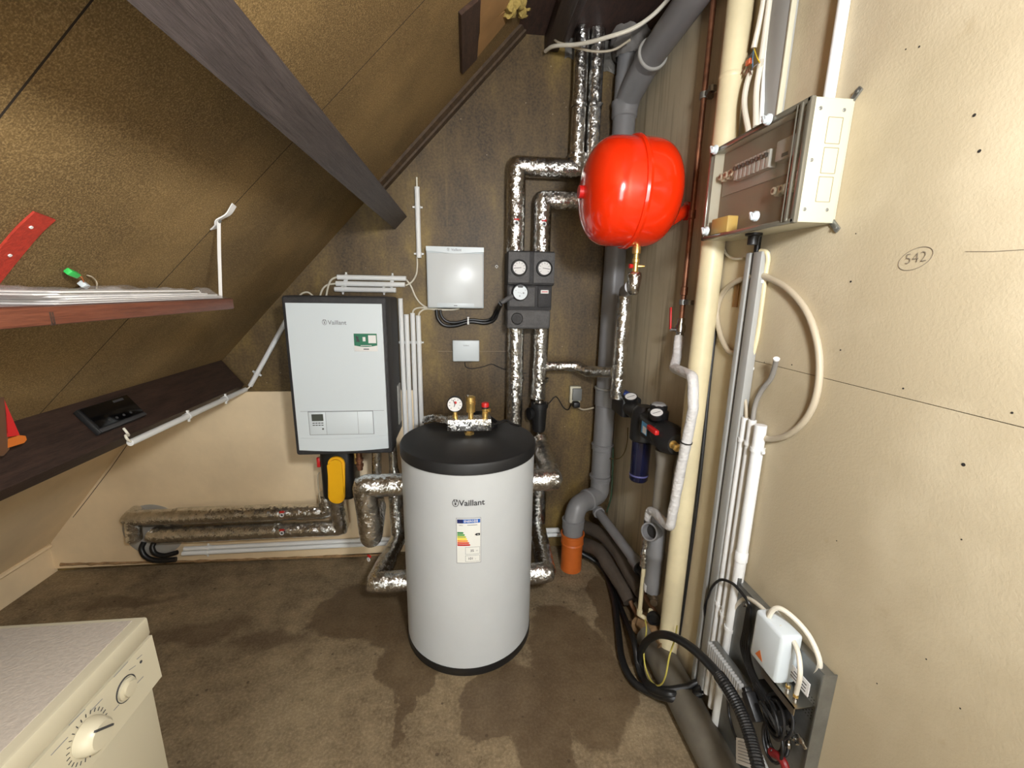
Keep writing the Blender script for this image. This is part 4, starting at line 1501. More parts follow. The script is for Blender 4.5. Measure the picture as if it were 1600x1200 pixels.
# ============================================================ valve block below the boiler
fb = thing('magnet_filter', V((oy(524, 745, 2.12).x, 2.14, oy(524, 790, 2.12).z)), 'black filter body with yellow capsule front hanging under the boiler', 'filter')
k0, k1 = oy(503, 786, 2.08), oy(549, 716, 2.08)
build('body', G().box((k0.x, 2.085, k0.z), (k1.x, 2.25, bz0 - .002), .03, 4), M_RUB, fb)
cA, cB = oy(525, 726, 2.07), oy(525.5, 776, 2.07)
g = G()
N = 12
poly = []
rC = .041
for i in range(N + 1):
    a_ = PI * i / N
    poly.append(V((cA.x + rC * math.cos(a_), 2.084, cA.z + .0 + rC * math.sin(a_))))
for i in range(N + 1):
    a_ = PI + PI * i / N
    poly.append(V((cB.x + rC * math.cos(a_), 2.084, cB.z + rC * math.sin(a_))))
bm_ = G().prism(poly, (0, -.022, 0))
bmesh.ops.bevel(bm_.bm, geom=[e for e in bm_.bm.edges if all(v.co.y < 2.07 for v in e.verts)], offset=.012, segments=4, affect='EDGES')
build('yellow_capsule', bm_, M_YELLOW, fb)
build('tap_lever', G().obox(oy(498, 722, 2.12), (X1, Y1, Z1), (.008, .008, .026), .003), M_REDP, fb)
build('bleed_screw', G().cyl(oy(500, 713, 2.12), oy(500, 719, 2.12), .006, seg=10), M_CHROME, fb)
build('sensor_wire', G().tube(spline([oy(499, 738, 2.15), oy(496.5, 745, 2.15), oy(498, 765, 2.15), oy(501, 785, 2.15)], 5), .003, seg=6), M_CABLE_C, fb)
cf = thing('copper_fitting', oy(561, 734, 2.12), 'copper pipe end with brass nut under the boiler', 'fitting')
c0_, c1_ = col(561, 708, 734, 2.12)
build('copper_pipe', G().lathe([(.014, 0), (.014, .02), (.019, .02), (.019, .032), (.014, .034), (.014, .05), (.02, .05), (.02, .062), (.014, .062), (.014, bz0 - c1_.z + .004)], c1_, Z1, 18), M_COPPER, cf)
c0_, c1_ = col(555, 708, 724, 2.14)
build('brass_stub', G().lathe([(.010, 0), (.010, bz0 - c1_.z + .004)], c1_, Z1, 14), M_BRASS, cf)

# heating mains along the tan wall
YH = YB - .075
zq1 = oy(480, 799, YH).z
zq2 = oy(480, 826, YH).z
k2_ = oy(508, 790, YH)
t1 = foil_pipe([V((oy(202, 803, YH).x, YB - .02, zq1)), V((oy(202, 803, YH).x, YH, zq1)), V((oy(512, 800, YH).x, YH, zq1)), V((oy(512, 800, YH).x, YH, oy(512, 770, YH).z))], .041,
               'upper of two foil pipes running left along the tan wall', fil=.02)
tape(t1, V((oy(275, 803, YH).x, YH, zq1)), X1, .043)
section(t1, [V((oy(275, 803, YH).x, YH, zq1)), V((oy(440, 803, YH).x, YH, zq1))], .0445)
lever(t1, oy(441, 801, YH - .044), -Y1, Z1)
t2 = foil_pipe([V((oy(248, 826, YH).x, YB - .02, zq2)), V((oy(240, 826, YH).x, YH, zq2)), V((oy(534, 826, YH).x, YH - .005, zq2)), V((oy(534, 826, YH).x, 2.17, oy(534, 770, 2.17).z))], .042,
               'lower of two foil pipes running left along the tan wall', fil=.02)
section(t2, [V((oy(290, 826, YH).x, YH, zq2)), V((oy(440, 826, YH).x, YH, zq2))], .0445)
lever(t2, oy(441, 829, YH - .046), -Y1, Z1)
build('foil_lagging', G().tube([V((oy(207, 805, YH).x, YH - .002, zq1 - .01)), V((oy(207, 825, YH).x, YH - .002, zq2 - .02))], .036, seg=20, nz=.05, step=.012), M_FOIL, t1, smooth=32)
# wall rosette and hoses
ro = oy(240, 829, YB - .016)
rz = thing('wall_rosette', ro, 'grey round wall sleeve plate behind the ends of the foil pipes', 'wall plate')
rr_ = (oy(288, 829, YB - .016).x - ro.x)
build('plate', G().lathe([(rr_, -.001), (rr_, .003), (rr_ * .93, .006), (rr_ * .72, .006), (rr_ * .70, .004), (0, .004)], V((ro.x, YB - .013, ro.z)), -Y1, 48), mat('pale_grey', (164, 160, 152), .5), rz)
wire([oy(225, 847, YB - .02), oy(221, 858, YB - .035), oy(228, 870, YB - .045), oy(246, 876, YB - .045), oy(275, 874, YB - .04)], .0135, M_RUB, 'outer black hose curling under the grey round plate', name='rubber_hose', cat='hose', seg=12, group='black hoses by the round plate')
wire([oy(241, 847, YB - .02), oy(238, 856, YB - .035), oy(243, 865, YB - .045), oy(257, 868, YB - .045), oy(277, 863, YB - .04)], .0125, M_RUB, 'inner black hose curling under the grey round plate', name='rubber_hose', cat='hose', seg=12, group='black hoses by the round plate')
# conduits along the foot of the wall, passing behind the tank
YL = YB - .028
zc3 = [oy(420, y_, YL).z for y_ in (851.5, 858.5)]
for i, (z_, xx_, lab) in enumerate(((zc3[0], 288, 'upper long white conduit along the foot of the tan wall'), (zc3[1], 284, 'lower long white conduit along the foot of the tan wall'))):
    pa_ = V((oy(xx_, 858, YL).x, YL, z_))
    pb_ = V((oy(874 + i * 8, 835, YL).x, YL, z_ + .008))
    conduit('', pa_, pb_, .0125, label=lab, clips=(.06,), cdir=(0, 1, 0), group='long conduits at the wall foot')
z3_ = oy(860, 828, YL).z
conduit('', V((.05, YL, z3_)), V((oy(873, 828, YL).x, YL, z3_)), .0125, label='short uppermost white conduit at the wall foot right of the tank', clips=(), cdir=(0, 1, 0), group='long conduits at the wall foot')
# ============================================================ red expansion vessel
vc = oy(984, 303, 1.62)
VR = .186
ve = thing('expansion_vessel', V((vc.x, vc.y, vc.z - VR)), 'red round expansion vessel mounted on the right wall', 'vessel')
hl, dm = .060, .118
prof = []
for i in range(13):
    a_ = PI / 2 * i / 12
    prof.append((VR * math.sin(a_) ** .80 if i else 0, -hl - dm * max(0, math.cos(a_)) ** .80))
prof += [(VR, -.012)]
build('front_shell', G().lathe(prof + [(VR - .004, -.012)], vc, X1, 64, cap=False), M_RED, ve)
prof = [(VR - .004, .006), (VR, .006)]
for i in range(12, -1, -1):
    a_ = PI / 2 * i / 12
    prof.append((VR * math.sin(a_) ** .80 if i else 0, hl - .012 + dm * max(0, math.cos(a_)) ** .80))
build('rear_shell', G().lathe(prof, vc, X1, 64, cap=False), M_RED, ve)
build('seam_flange', G().lathe([(VR - .006, -.016), (VR + .006, -.013), (VR + .009, -.004), (VR + .006, .006), (VR - .006, .010)], vc, X1, 64, cap=False), M_RED, ve)
fb_ = ox(1075, 330, XR)
br_ = build('wall_bracket', G().tube([V((vc.x + .13, vc.y - .05, vc.z - .10)), V((XR - .012, fb_.y, fb_.z))], .024, seg=16, cap=True).cyl(V((XR - .012, fb_.y, fb_.z)), V((XR - .001, fb_.y, fb_.z)), .034, seg=20), M_RED, ve)
build('bracket_bolt', disc(G(), V((XR - .012, fb_.y, fb_.z)), -X1, .010, .006, 8), M_CHROME, br_)
b2 = ox(1055, 243, XR)
build('upper_lug', G().box((vc.x + .12, b2.y - .012, b2.z - .006), (XR - .001, b2.y + .012, b2.z + .004), .002), M_RED, ve)
build('filling_cap', G().cyl(V((vc.x - hl - dm + .004, vc.y, vc.z)), V((vc.x - hl - dm - .014, vc.y, vc.z)), .022, seg=18), M_REDP, ve)
vt = oy(995, 388, 1.60)
vv_ = thing('vessel_valve', V((vt.x, 1.60, oy(993, 458, 1.60).z)), 'brass drain valve with foil-wrapped end under the red vessel', 'valve')
zz_ = lambda py: oy(994, py, 1.60).z
vx, vy = vt.x, 1.60
build('brass_body', G().lathe([(.011, zz_(382)), (.016, zz_(388)), (.016, zz_(396)), (.010, zz_(397)), (.010, zz_(404)), (.014, zz_(405)), (.014, zz_(410)), (.011, zz_(411)), (.011, zz_(424))][::-1], (vx, vy, 0), Z1, 16), M_BRASS, vv_)
build('drain_spout', G().lathe([(.006, 0), (.006, .02), (.003, .034), (0, .034)], (vx, vy, zz_(416)), V((.9, -.3, 0)), 12), M_BRASS, vv_)
build('red_wheel', G().lathe([(.008, 0), (.008, .012)], (vx - .012, vy, zz_(416)), V((-1, -.1, 0)), 8), M_REDP, vv_)
build('foil_end', G().lathe([(.012, zz_(461)), (.019, zz_(458)), (.027, zz_(432)), (.024, zz_(426)), (.012, zz_(424))], (vx, vy, 0), Z1, 20), M_FOIL, vv_, smooth=60)
fp0 = V((oy(966, 600, 1.93).x, 1.93, 0))
zf_ = oy(972, 455, 1.93).z
ev = V((vx, vy, zz_(448)))
fv = foil_pipe([V((fp0.x, 1.93, zf_ - .02)), V((fp0.x, 1.93, oy(962, 622, 1.93).z))], .033, 'upright foil pipe in front of the grey soil stack')
build('grey_sleeve', G().tube([ev + V((0, .02, 0)), V((fp0.x, 1.93, zf_)), V((fp0.x, 1.93, zf_ - .06))], .027, seg=18, fil=.05), M_GREY, fv)

# ============================================================ grey soil stack
SX, SY, SR = .768, 2.205, .054
ss = thing('soil_stack', (SX, SY, .3), 'grey plastic soil stack in the corner with a branch near the ceiling', 'pipe')
zz_ = lambda py: oy(950, py, SY).z
zel = zz_(752)
build('upright_pipe', G().tube([(SX, SY, zel), (SX, SY, 2.52)], SR, seg=32), M_GREY, ss)
for py, h in ((606, .10), (693, .035), (742, .030)):
    z_ = zz_(py)
    build('socket', G().lathe([(SR, -h), (SR + .005, -h + .004), (SR + .005, -.010), (SR + .009, -.006), (SR + .009, 0), (SR, .003)], (SX, SY, z_), Z1, 32, cap=False), M_GREY, ss)
build('socket_seal', G().lathe([(SR + .0005, 0), (SR + .010, 0), (SR + .010, .004), (SR + .0005, .005)], (SX, SY, zz_(606)), Z1, 32, cap=False), M_GREYL, ss)
OX, OY = .585, 2.075
zo1 = oy(895, 832, OY).z
ze2 = oy(897, 800, OY).z
el_ = build('offset_bend', G().tube([(SX, SY, zel + .01), (SX, SY, zel - .075), (OX + .02, OY + .015, ze2 + .03), (OX, OY, ze2 - .06), (OX, OY, zo1 - .05)], SR, seg=30, fil=.075, fn=10), M_GREY, ss)
mp_ = V((SX, SY, zel - .075)).lerp(V((OX + .02, OY + .015, ze2 + .03)), .5)
dv_ = (V((OX + .02, OY + .015, ze2 + .03)) - V((SX, SY, zel - .075))).normalized()
build('bend_collar', G().lathe([(SR, -.012), (SR + .006, -.010), (SR + .007, .010), (SR, .014)], mp_, dv_, 30, cap=False), M_GREY, ss)
build('bend_collar', G().lathe([(SR, -.05), (SR + .005, -.048), (SR + .006, -.008), (SR + .008, .004), (SR, .008)], (OX, OY, oy(897, 812, OY).z), Z1, 30, cap=False), M_GREY, ss)
# branch near the ceiling
zb4 = 2.40
j0 = V((SX, SY, 2.36))
br0 = oy(992, 132, 2.14)
br1 = V((.785, 1.0, 2.56))
bs = V((.782, 1.95, 2.492))
build('branch_neck', G().tube([j0, V((SX + .004, SY - .03, 2.42)), bs + (bs - br1).normalized() * .03], SR + .002, seg=28, fil=.06), M_GREY, ss)
bd = (br1 - bs).normalized()
build('branch_collar', G().lathe([(SR, -.05), (SR + .007, -.045), (SR + .008, -.012), (SR + .011, -.004), (SR + .011, .004), (SR, .006)], bs, bd, 30, cap=False), M_GREY, ss)
build('branch_seal', G().lathe([(SR + .0005, .004), (SR + .011, .004), (SR + .009, .009), (SR + .0005, .010)], bs, bd, 30, cap=False), M_GREYL, ss)
build('branch_pipe', G().tube([bs - bd * .03, br1], SR, seg=30), M_GREY, ss)
build('stack_collar', G().lathe([(SR, -.05), (SR + .006, -.045), (SR + .007, 0), (SR + .010, .008), (SR + .010, .02), (SR, .024)], (SX, SY, oy(985, 168, SY).z), Z1, 30, cap=False), M_GREY, ss)
build('upper_pipe', G().tube([(SX, SY, 2.38), (SX, SY, 2.60), (SX + .01, SY - .01, zc)], SR - .004, seg=28), M_GREY, ss)

og = thing('drain_pipe', (OX, OY, 0), 'orange plastic drain pipe standing out of the floor', 'pipe')
build('socket', G().lathe([(.058, 0), (.058, zo1 - .050), (.062, zo1 - .046), (.062, zo1 - .012), (.066, zo1 - .008), (.066, zo1), (.058, zo1), (.058, zo1 - .02)], (OX, OY, 0), Z1, 36), M_ORANGE, og)
build('ridge', G().lathe([(.058, zo1 - .062), (.063, zo1 - .058), (.058, zo1 - .052)], (OX, OY, 0), Z1, 36, cap=False), M_ORANGE, og)

# grey wrapping and cable at the ceiling
def wrapf(cx, cy, r, zlo_, zhi_, sd):
    def f(u, v):
        a_ = 2 * PI * u
        rr2 = r * (1.15 + .5 * v + .35 * mnoise.noise(V((math.cos(a_) * 2 + sd, math.sin(a_) * 2, v * 3))))
        return V((min(cx + rr2 * math.cos(a_), XR - .004), min(cy + rr2 * math.sin(a_), YB - .004), zlo_ + (zhi_ - zlo_) * v + .02 * mnoise.noise(V((a_ * 2, sd, v * 4)))))
    return f


build('pipe_wrap', G().grid(wrapf(SX, SY, SR, 2.59, zc - .004, 3), 36, 8), M_CLOTH, label='grey cloth wrapped round the soil stack at the ceiling', cat='wrapping', smooth=60)


def hang(u, v):
    a_ = oy(842 + 40 + u * 80, 100, YB - .006)
    return V((a_.x, YB - .006 - .010 * abs(mnoise.noise(V((u * 9, v * 4, 1)))), zc - .003 - v * (.09 + .05 * u + .03 * mnoise.noise(V((u * 5, 0, 7))))))


build('foil_flap', G().grid(hang, 24, 8), mat('grey_film', (128, 124, 118), .35, .5, bump=.4, bscale=40), label='grey film flap hanging behind the ceiling foil pipes', cat='film', smooth=60)
wire([oy(852, 80, YB - .05), oy(866, 72, 2.15), oy(905, 69, 2.05), oy(950, 58, 1.95), oy(990, 44, 1.9), oy(1022, 22, 1.88), oy(1050, -8, 1.86), oy(1080, -45, 1.84)], .008, M_CABLE_W, 'thick white cable sagging across the ceiling corner', name='ceiling_cable', cat='cable', seg=10)
wire([oy(865, 61, 2.2), oy(872, 66, 2.16), oy(885, 70, 2.14), oy(925, 80, 2.1), oy(958, 78, 2.08), oy(985, 62, 2.06)], .005, M_CABLE_C, 'thin grey cable looped behind the ceiling foil pipes', name='ceiling_cable', cat='cable')

# ============================================================ water filter
FX = .775
wf = thing('water_filter', V((FX, 1.69, oy(1000, 756, 1.69).z)), 'black water filter station with dark blue cup on the right wall', 'filter')
P_ = lambda px, py: ox(px, py, FX)
zf = .995
ya, yb2 = 2.02, 1.42
build('inlet_block', G().box((FX - .045, 1.86, zf - .05), (FX + .05, 2.01, zf + .045), .012, 3), M_BLACK, wf)
build('blue_lever', G().box((FX - .02, 1.905, zf + .046), (FX + .015, 1.985, zf + .060), .004), mat('blue_plastic', (48, 72, 150), .4), wf)
def gauge(c, r, par):
    gb_ = build('gauge_body', G().lathe([(r * .92, -.02), (r, -.018), (r, .004), (r * .9, .006), (r * .88, .003), (0, .003)], c, V((-.25, -.35, .9)), 26), M_BLACK, par)
    n_ = V((-.25, -.35, .9)).normalized()
    build('gauge_face', disc(G(), V(c) + n_ * .0032, n_, r * .87, .001, 24), M_PAPER, gb_, smooth=0)
    build('needle', G().obox(V(c) + n_ * .0048, (Y1.cross(n_).normalized(), n_.cross(Y1.cross(n_).normalized()), n_), (r * .6, .001, .0003)), M_INK, gb_, smooth=0)
gauge(V((FX - .012, 1.845, zf + .056)), .030, wf)
build('bridge', G().tube([(FX, 1.88, zf), (FX, 1.45, zf)], .040, seg=20), M_BLACK, wf)
build('filter_head', G().lathe([(.050, -.105), (.054, -.10), (.054, -.02), (.048, .03), (.030, .05), (0, .05)], (FX, 1.715, zf), Z1, 30), M_BLACK, wf)
zc0 = oy(1000, 755, 1.69).z
build('filter_cup', G().lathe([(0, zc0), (.036, zc0 + .004), (.041, zc0 + .012), (.042, zf - .10)], (FX, 1.715, 0), Z1, 30), mat('blue_cup', (24, 26, 52), .15, coat=.4), wf)
build('cup_ring', G().lathe([(.0422, zc0 + .030), (.0428, zc0 + .032), (.0428, zc0 + .036), (.0422, zc0 + .038)], (FX, 1.715, 0), Z1, 30, cap=False), mat('blue_ring', (92, 92, 140), .3), wf)
build('regulator', G().lathe([(.040, 0), (.042, .05), (.034, .056), (.034, .072), (.026, .078), (.026, .07), (0, .07)], (FX, 1.585, zf + .015), Z1, 24), M_BLACK, wf)
build('regulator_knob', G().lathe([(.030, 0), (.030, .012), (.022, .018), (0, .018)], (FX, 1.585, zf + .080), Z1, 8), mat('grey_knob', (150, 150, 150), .4), wf)
gauge(V((FX - .030, 1.535, zf + .070)), .027, wf)
build('outlet_body', G().lathe([(.046, 0), (.056, .02), (.060, .07), (.052, .11), (.040, .14)], (FX, 1.545, zf - .012), -Y1, 26), M_BLACK, wf)
build('square_body', G().box((FX - .055, 1.50, zf - .055), (FX + .03, 1.64, zf + .03), .014, 3), M_BLACK, wf)
lbx = build('blue_label', G().box((FX - .0562, 1.555, zf - .030), (FX - .054, 1.605, zf + .018)), mat('label_cyan', (86, 148, 190), .4), wf, smooth=0)
build('white_field', G().box((FX - .0570, 1.558, zf - .026), (FX - .0560, 1.590, zf + .002)), M_PAPER, lbx, smooth=0)
build('red_lever', G().box((FX - .068, 1.455, zf + .006), (FX - .050, 1.535, zf + .026), .005), M_REDP, wf)
build('brass_union', G().lathe([(.012, 0), (.016, .004), (.016, .016), (.010, .018), (.010, .03), (.015, .032), (.015, .044), (.009, .05)], (FX - .020, 1.42, zf - .01), V((.1, -1, -.1)), 12), M_BRASS, wf)

# ============================================================ supply pipe wrapped in white tape
TX_ = .800
cp = thing('supply_pipe', (.815, 1.59, 1.36), 'copper water pipe rising up the right wall behind the red vessel', 'pipe')
cA_ = ox(1113, 20, .828)
cB_ = ox(1068, 470, .828)
yv = 1.575
build('copper_tube', G().tube([(.828, yv, zc), (.828, yv, ox(1064, 497, .828).z)], .0095, seg=14), M_COPPER, cp)
for py, r_ in ((335, .013), (455, .013)):
    z_ = oy(1080, py, yv).z
    build('coupling', G().lathe([(.0095, -.016), (r_, -.014), (r_, .014), (.0095, .016)], (.828, yv, z_), Z1, 14, cap=False), M_COPPER, cp)
for (px, py) in ((1107, 150), (1068, 472)):
    z_ = oy(px, py, yv).z
    build('pipe_clamp', G().lathe([(.010, -.010), (.015, -.010), (.015, .010), (.010, .010)], (.828, yv, z_), Z1, 16, cap=False).box((.838, yv - .008, z_ - .008), (XR, yv + .008, z_ + .008), .002).box((.822, yv - .045, z_ - .008), (.834, yv - .010, z_ + .008), .003).lathe([(.008, -.009), (.013, -.009), (.013, .009), (.008, .009)], (.828, yv - .052, z_), Z1, 12, cap=False), M_STEEL, cp)
zv0, zv1 = oy(1062, 528, yv).z, oy(1064, 497, yv).z
build('ball_valve', G().lathe([(.013, zv0), (.015, zv0 + .01), (.015, zv0 + .02), (.019, zv0 + .024), (.019, zv1 - .03), (.013, zv1 - .02), (.014, zv1)], (.828, yv, 0), Z1, 14), M_CHROME, cp)
lv_ = V((.800, yv + .01, oy(1053, 515, yv).z))
build('valve_stem', G().cyl((.815, yv, lv_.z), (.790, yv + .004, lv_.z), .007, seg=10), M_CHROME, cp)
build('red_handle', G().obox(V((.790, yv + .012, lv_.z + .042)), (V((0, .15, 1)).normalized(), V((0, 1, -.15)).normalized(), X1), (.042, .006, .003), .002), M_REDP, cp)

q = [V((.826, yv, zv0 + .005)), ox(1058, 555, .81), ox(1053, 575, .78), ox(1083, 588, .755), ox(1083, 640, .750), ox(1066, 720, .750), ox(1047, 824, .750), ox(1024, 802, .765), ox(1015, 797, .765), ox(1013, 812, .765)]
tp_ = thing('taped_pipe', q[-1], 'water pipe wrapped in white tape beside the cream pipe', 'pipe')
build('tape_wrap', G().tube(q, .0175, seg=18, fil=.03, nz=.10, step=.010), M_TAPE, tp_, smooth=60)
build('cable_tie', G().lathe([(.018, -.002), (.0205, -.002), (.0205, .002), (.018, .002)], q[4].lerp(q[5], .62), (q[5] - q[4]), 16, cap=False), M_BLACK, tp_)
qa_, qb_ = q[-1], ox(1007, 886, .765)
qb_ = V((qa_.x, qa_.y, qb_.z))
cpv = thing('lower_supply', V((qa_.x, qa_.y, .12)), 'thin cream pipe with foil-wrapped top near the floor under the filter', 'pipe')
build('foil_wrap', G().tube([qa_ + Z1 * .01, qb_], .017, seg=16, nz=.22, step=.008), M_FOIL, cpv, smooth=60)
qc_ = V((qa_.x, qa_.y, ox(1003, 968, .765).z))
build('cream_tube', G().tube([qb_ + Z1 * .01, qc_, qc_ + V((.03, -.03, -.004)), qc_ + V((.035, -.032, .05))], .0095, seg=12, fil=.008), M_CREAM, cpv)
build('elbow', G().lathe([(.012, -.012), (.013, 0), (.012, .014)], qc_ + Z1 * .012, Z1, 14), M_CREAM, cpv)

# ============================================================ cream pipe
cz = .818
CY = ox(1112, 400, cz).y
cr = thing('riser_pipe', (cz, CY, .10), 'wide cream-painted riser pipe on the right wall', 'pipe')
build('pipe', G().tube([(cz, CY, .09), (cz, CY, zc)], .037, seg=28), M_CREAM, cr)
build('pipe_joint', G().lathe([(.037, 0), (.0385, .004), (.0385, .010), (.037, .014)], (cz, CY, oy(1145, 125, CY).z), Z1, 28, cap=False), M_CREAM, cr)
wire([ox(1128, 376, XR - .008), ox(1123, 440, XR - .008), ox(1116, 490, XR - .012), ox(1117, 515, XR - .008), ox(1108, 600, XR - .006), ox(1092, 760, XR - .006), ox(1070, 930, XR - .006), ox(1060, 1000, XR - .006)], .006, M_RUB, 'dark cable running down beside the cream riser pipe', name='wall_cable', cat='cable')

# ============================================================ grey waste pipe with tee
GX = .800
GYp = 1.535
wp = thing('waste_pipe', (GX, GYp, .27), 'short grey waste pipe with open tee below the water filter', 'pipe')
z_ = lambda px, py: oy(px, py, GYp).z
build('upper_pipe', G().lathe([(.034, z_(1035, 800)), (.034, z_(1038, 725)), (.040, z_(1040, 712)), (.043, z_(1040, 706)), (.043, z_(1040, 703)), (.036, z_(1040, 703)), (.030, z_(1040, 720))], (GX, GYp, 0), Z1, 26, cap=False), mat('taupe_pvc', (132, 126, 116), .45), wp)
build('lower_pipe', G().lathe([(.034, z_(1028, 922)), (.036, z_(1028, 905)), (.034, z_(1029, 902)), (.034, z_(1030, 870)), (.038, z_(1030, 868)), (.038, z_(1031, 862)), (.034, z_(1031, 858)), (.034, z_(1035, 800))], (GX, GYp, 0), Z1, 26), M_GREY, wp)
tc = ox(1025, 832, .775)
td = V((-.75, -.5, .25)).normalized()
build('tee_mouth', G().lathe([(.030, -.08), (.032, -.02), (.037, -.016), (.037, .006), (.031, .006), (.029, -.03), (0, -.035)], V((GX - .030, GYp - .02, tc.z)) + td * .03, td, 24), M_GREY, wp)
build('tee_inside', disc(G(), V((GX - .030, GYp - .02, tc.z)) + td * .002, td, .0285, .001, 20), M_DARK, wp, smooth=0)
build('paper_tag', G().box((GX - .0365, GYp - .012, z_(1032, 921)), (GX - .034, GYp + .008, z_(1032, 911))), M_PAPER, wp, smooth=0)

# inclined waste pipe and foam pipes in the corner
ip0, ip1 = ox(929, 800, .80), ox(996, 882, .80)
ip0 = V((.77, 2.20, .20))
ip1 = V((.80, 1.70, .285))
i0, i1 = oy(935, 800, 2.13), oy(1000, 886, 1.66)
iw = thing('slanted_waste', i1, 'slim grey waste pipe slanting down from the corner to the right wall', 'pipe')
dI = (i1 - i0).normalized()
build('pipe', G().tube([i0, i1], .025, seg=20), M_GREY, iw)
build('end_collar', G().lathe([(.025, -.01), (.033, -.008), (.033, .014), (.027, .016)], i0, dI, 20), M_GREY, iw)
build('lower_socket', G().lathe([(.025, -.07), (.030, -.065), (.031, -.012), (.035, -.006), (.035, .006), (.026, .008), (0, .006)], i1, dI, 20), M_GREY, iw)
build('rubber_seal', G().lathe([(.026, .004), (.036, .006), (.036, .013), (.026, .014)], i1, dI, 20, cap=False), M_RUB, iw)
build('lower_stub', G().tube([i1, i1 + dI * .09], .024, seg=18), M_RUB, iw)
fA = [oy(912, 822, 2.2), oy(940, 835, 2.08), oy(965, 862, 1.92), oy(990, 905, 1.74), oy(1003, 925, 1.66)]
fB = [oy(912, 850, 2.12), oy(935, 860, 2.0), oy(955, 890, 1.88), oy(975, 920, 1.76), oy(985, 940, 1.70)]
for nm, ps, lab in (('foam_pipe', fA, 'upper grey foam-lagged pipe slanting along the corner floor'), ('foam_pipe', fB, 'lower grey foam-lagged pipe slanting along the corner floor')):
    ps = [V((p.x, p.y, max(p.z, .045))) for p in ps]
    t_ = thing(nm, ps[-1], lab, 'pipe', 'foam-lagged pipes in the corner')
    build('foam', G().tube(spline(ps, 6), .036, seg=18, nz=.06), M_FOAM, t_, smooth=60)
    d_ = (ps[-1] - ps[-2]).normalized()
    build('copper_end', G().tube([ps[-1] - d_ * .01, ps[-1] + d_ * .12], .011, seg=12), mat('old_copper', (150, 112, 84), .55, .4, var=.25, vscale=30), t_)
bt = thing('stop_tap', ox(1020, 940, .80), 'small tarnished tap fitting beside the wall foot', 'tap')
c_ = ox(1022, 940, .79)
build('tap_body', G().lathe([(.010, 0), (.016, .006), (.016, .018), (.011, .022), (.011, .05), (.016, .052), (.016, .066)], c_, V((.3, .8, .3)), 12), mat('tarnish', (120, 104, 84), .4, .8), bt)
build('tap_handle', G().lathe([(.016, 0), (.016, .010), (0, .012)], c_, V((-.5, -.8, 0)), 8), mat('tarnish', (120, 104, 84), .4, .8), bt)
c_ = ox(1020, 971, .79)
build('rubber_plug', G().lathe([(.026, 0), (.030, .006), (.030, .022), (.020, .024), (.018, .016), (0, .016)], c_ + V((.02, .02, 0)), V((-.75, -.6, .2)), 22), M_RUB, label='round black rubber plug at the wall foot', cat='plug')

# floor pipe along the right wall
fpz = .062
build('floor_pipe', G().tube([(.792, 1.50, fpz), (.792, .2, fpz)], .060, seg=28, nz=.01, step=.05), mat('dirty_grey_pipe', (104, 98, 86), .6, var=.25, vscale=9), label='thick grey pipe lying on the floor along the right wall', cat='pipe')
build('pipe_plaster', G().tube(densify([V((.80, 1.62, .03)), V((.812, 1.50, .09)), V((.815, 1.38, .10))], .02), .045, seg=12, nz=.5), mat('crumbled_mortar', (150, 120, 84), .9), label='rough mortar lump at the foot of the cream pipe', cat='mortar')

# black cables on the floor
H_ = lambda ps, r: [V((p.x, p.y, max(p.z, r + .001))) for p in ps]
hz = [oy(905, 862, 2.10), oz(940, 885, .03), oz(958, 930, .03), oz(966, 985, .03), oz(972, 1030, .03), oz(990, 1065, .03), ox(1020, 1083, .70), ox(1045, 1090, .73), ox(1070, 1090, .785), ox(1096, 1082, .838)]
wire(H_(hz, .014), .0145, M_RUB, 'outer thick black cable sweeping round the corner floor', name='floor_cable', cat='cable', seg=12, group='thick black cables on the floor')
hz = [oz(932, 870, .02), oz(952, 905, .02), oz(972, 955, .02), ox(990, 1000, .70), ox(997, 1040, .69), ox(1006, 1062, .69), ox(1030, 1077, .71), ox(1065, 1075, .78), ox(1090, 1066, .838)]
wire(H_(hz, .014), .0125, M_RUB, 'inner thick black cable lying against the wall foot', name='floor_cable', cat='cable', seg=12, group='thick black cables on the floor')
hz = [ox(1098, 1076, .84), ox(1072, 1083, .80), ox(1045, 1084, .73), ox(1015, 1074, .69), ox(1001, 1045, .70), ox(1004, 1012, .70), ox(1022, 994, .70), ox(1045, 993, .70), ox(1075, 1008, .71), ox(1110, 1040, .72), ox(1140, 1080, .72), ox(1165, 1130, .72), ox(1185, 1200, .70), ox(1195, 1260, .68)]
lc = thing('corrugated_cable', hz[-1], 'thick black cable loop rising from the floor and running to the steel plate', 'cable')
sp = spline(H_(hz, .014), 8)
cut = int(len(sp) * .72)
build('smooth_cable', G().tube(sp[:cut + 1], .0140, seg=12), M_RUB, lc)
# ribbed sleeve
g = G()
pts = densify(sp[cut:], .0028)
g.tube(pts, lambda f: .0165 + .0009 * (1 if int(f * len(pts)) % 2 else -1), seg=12)
build('ribbed_sleeve', g, M_RUB, lc, smooth=0)
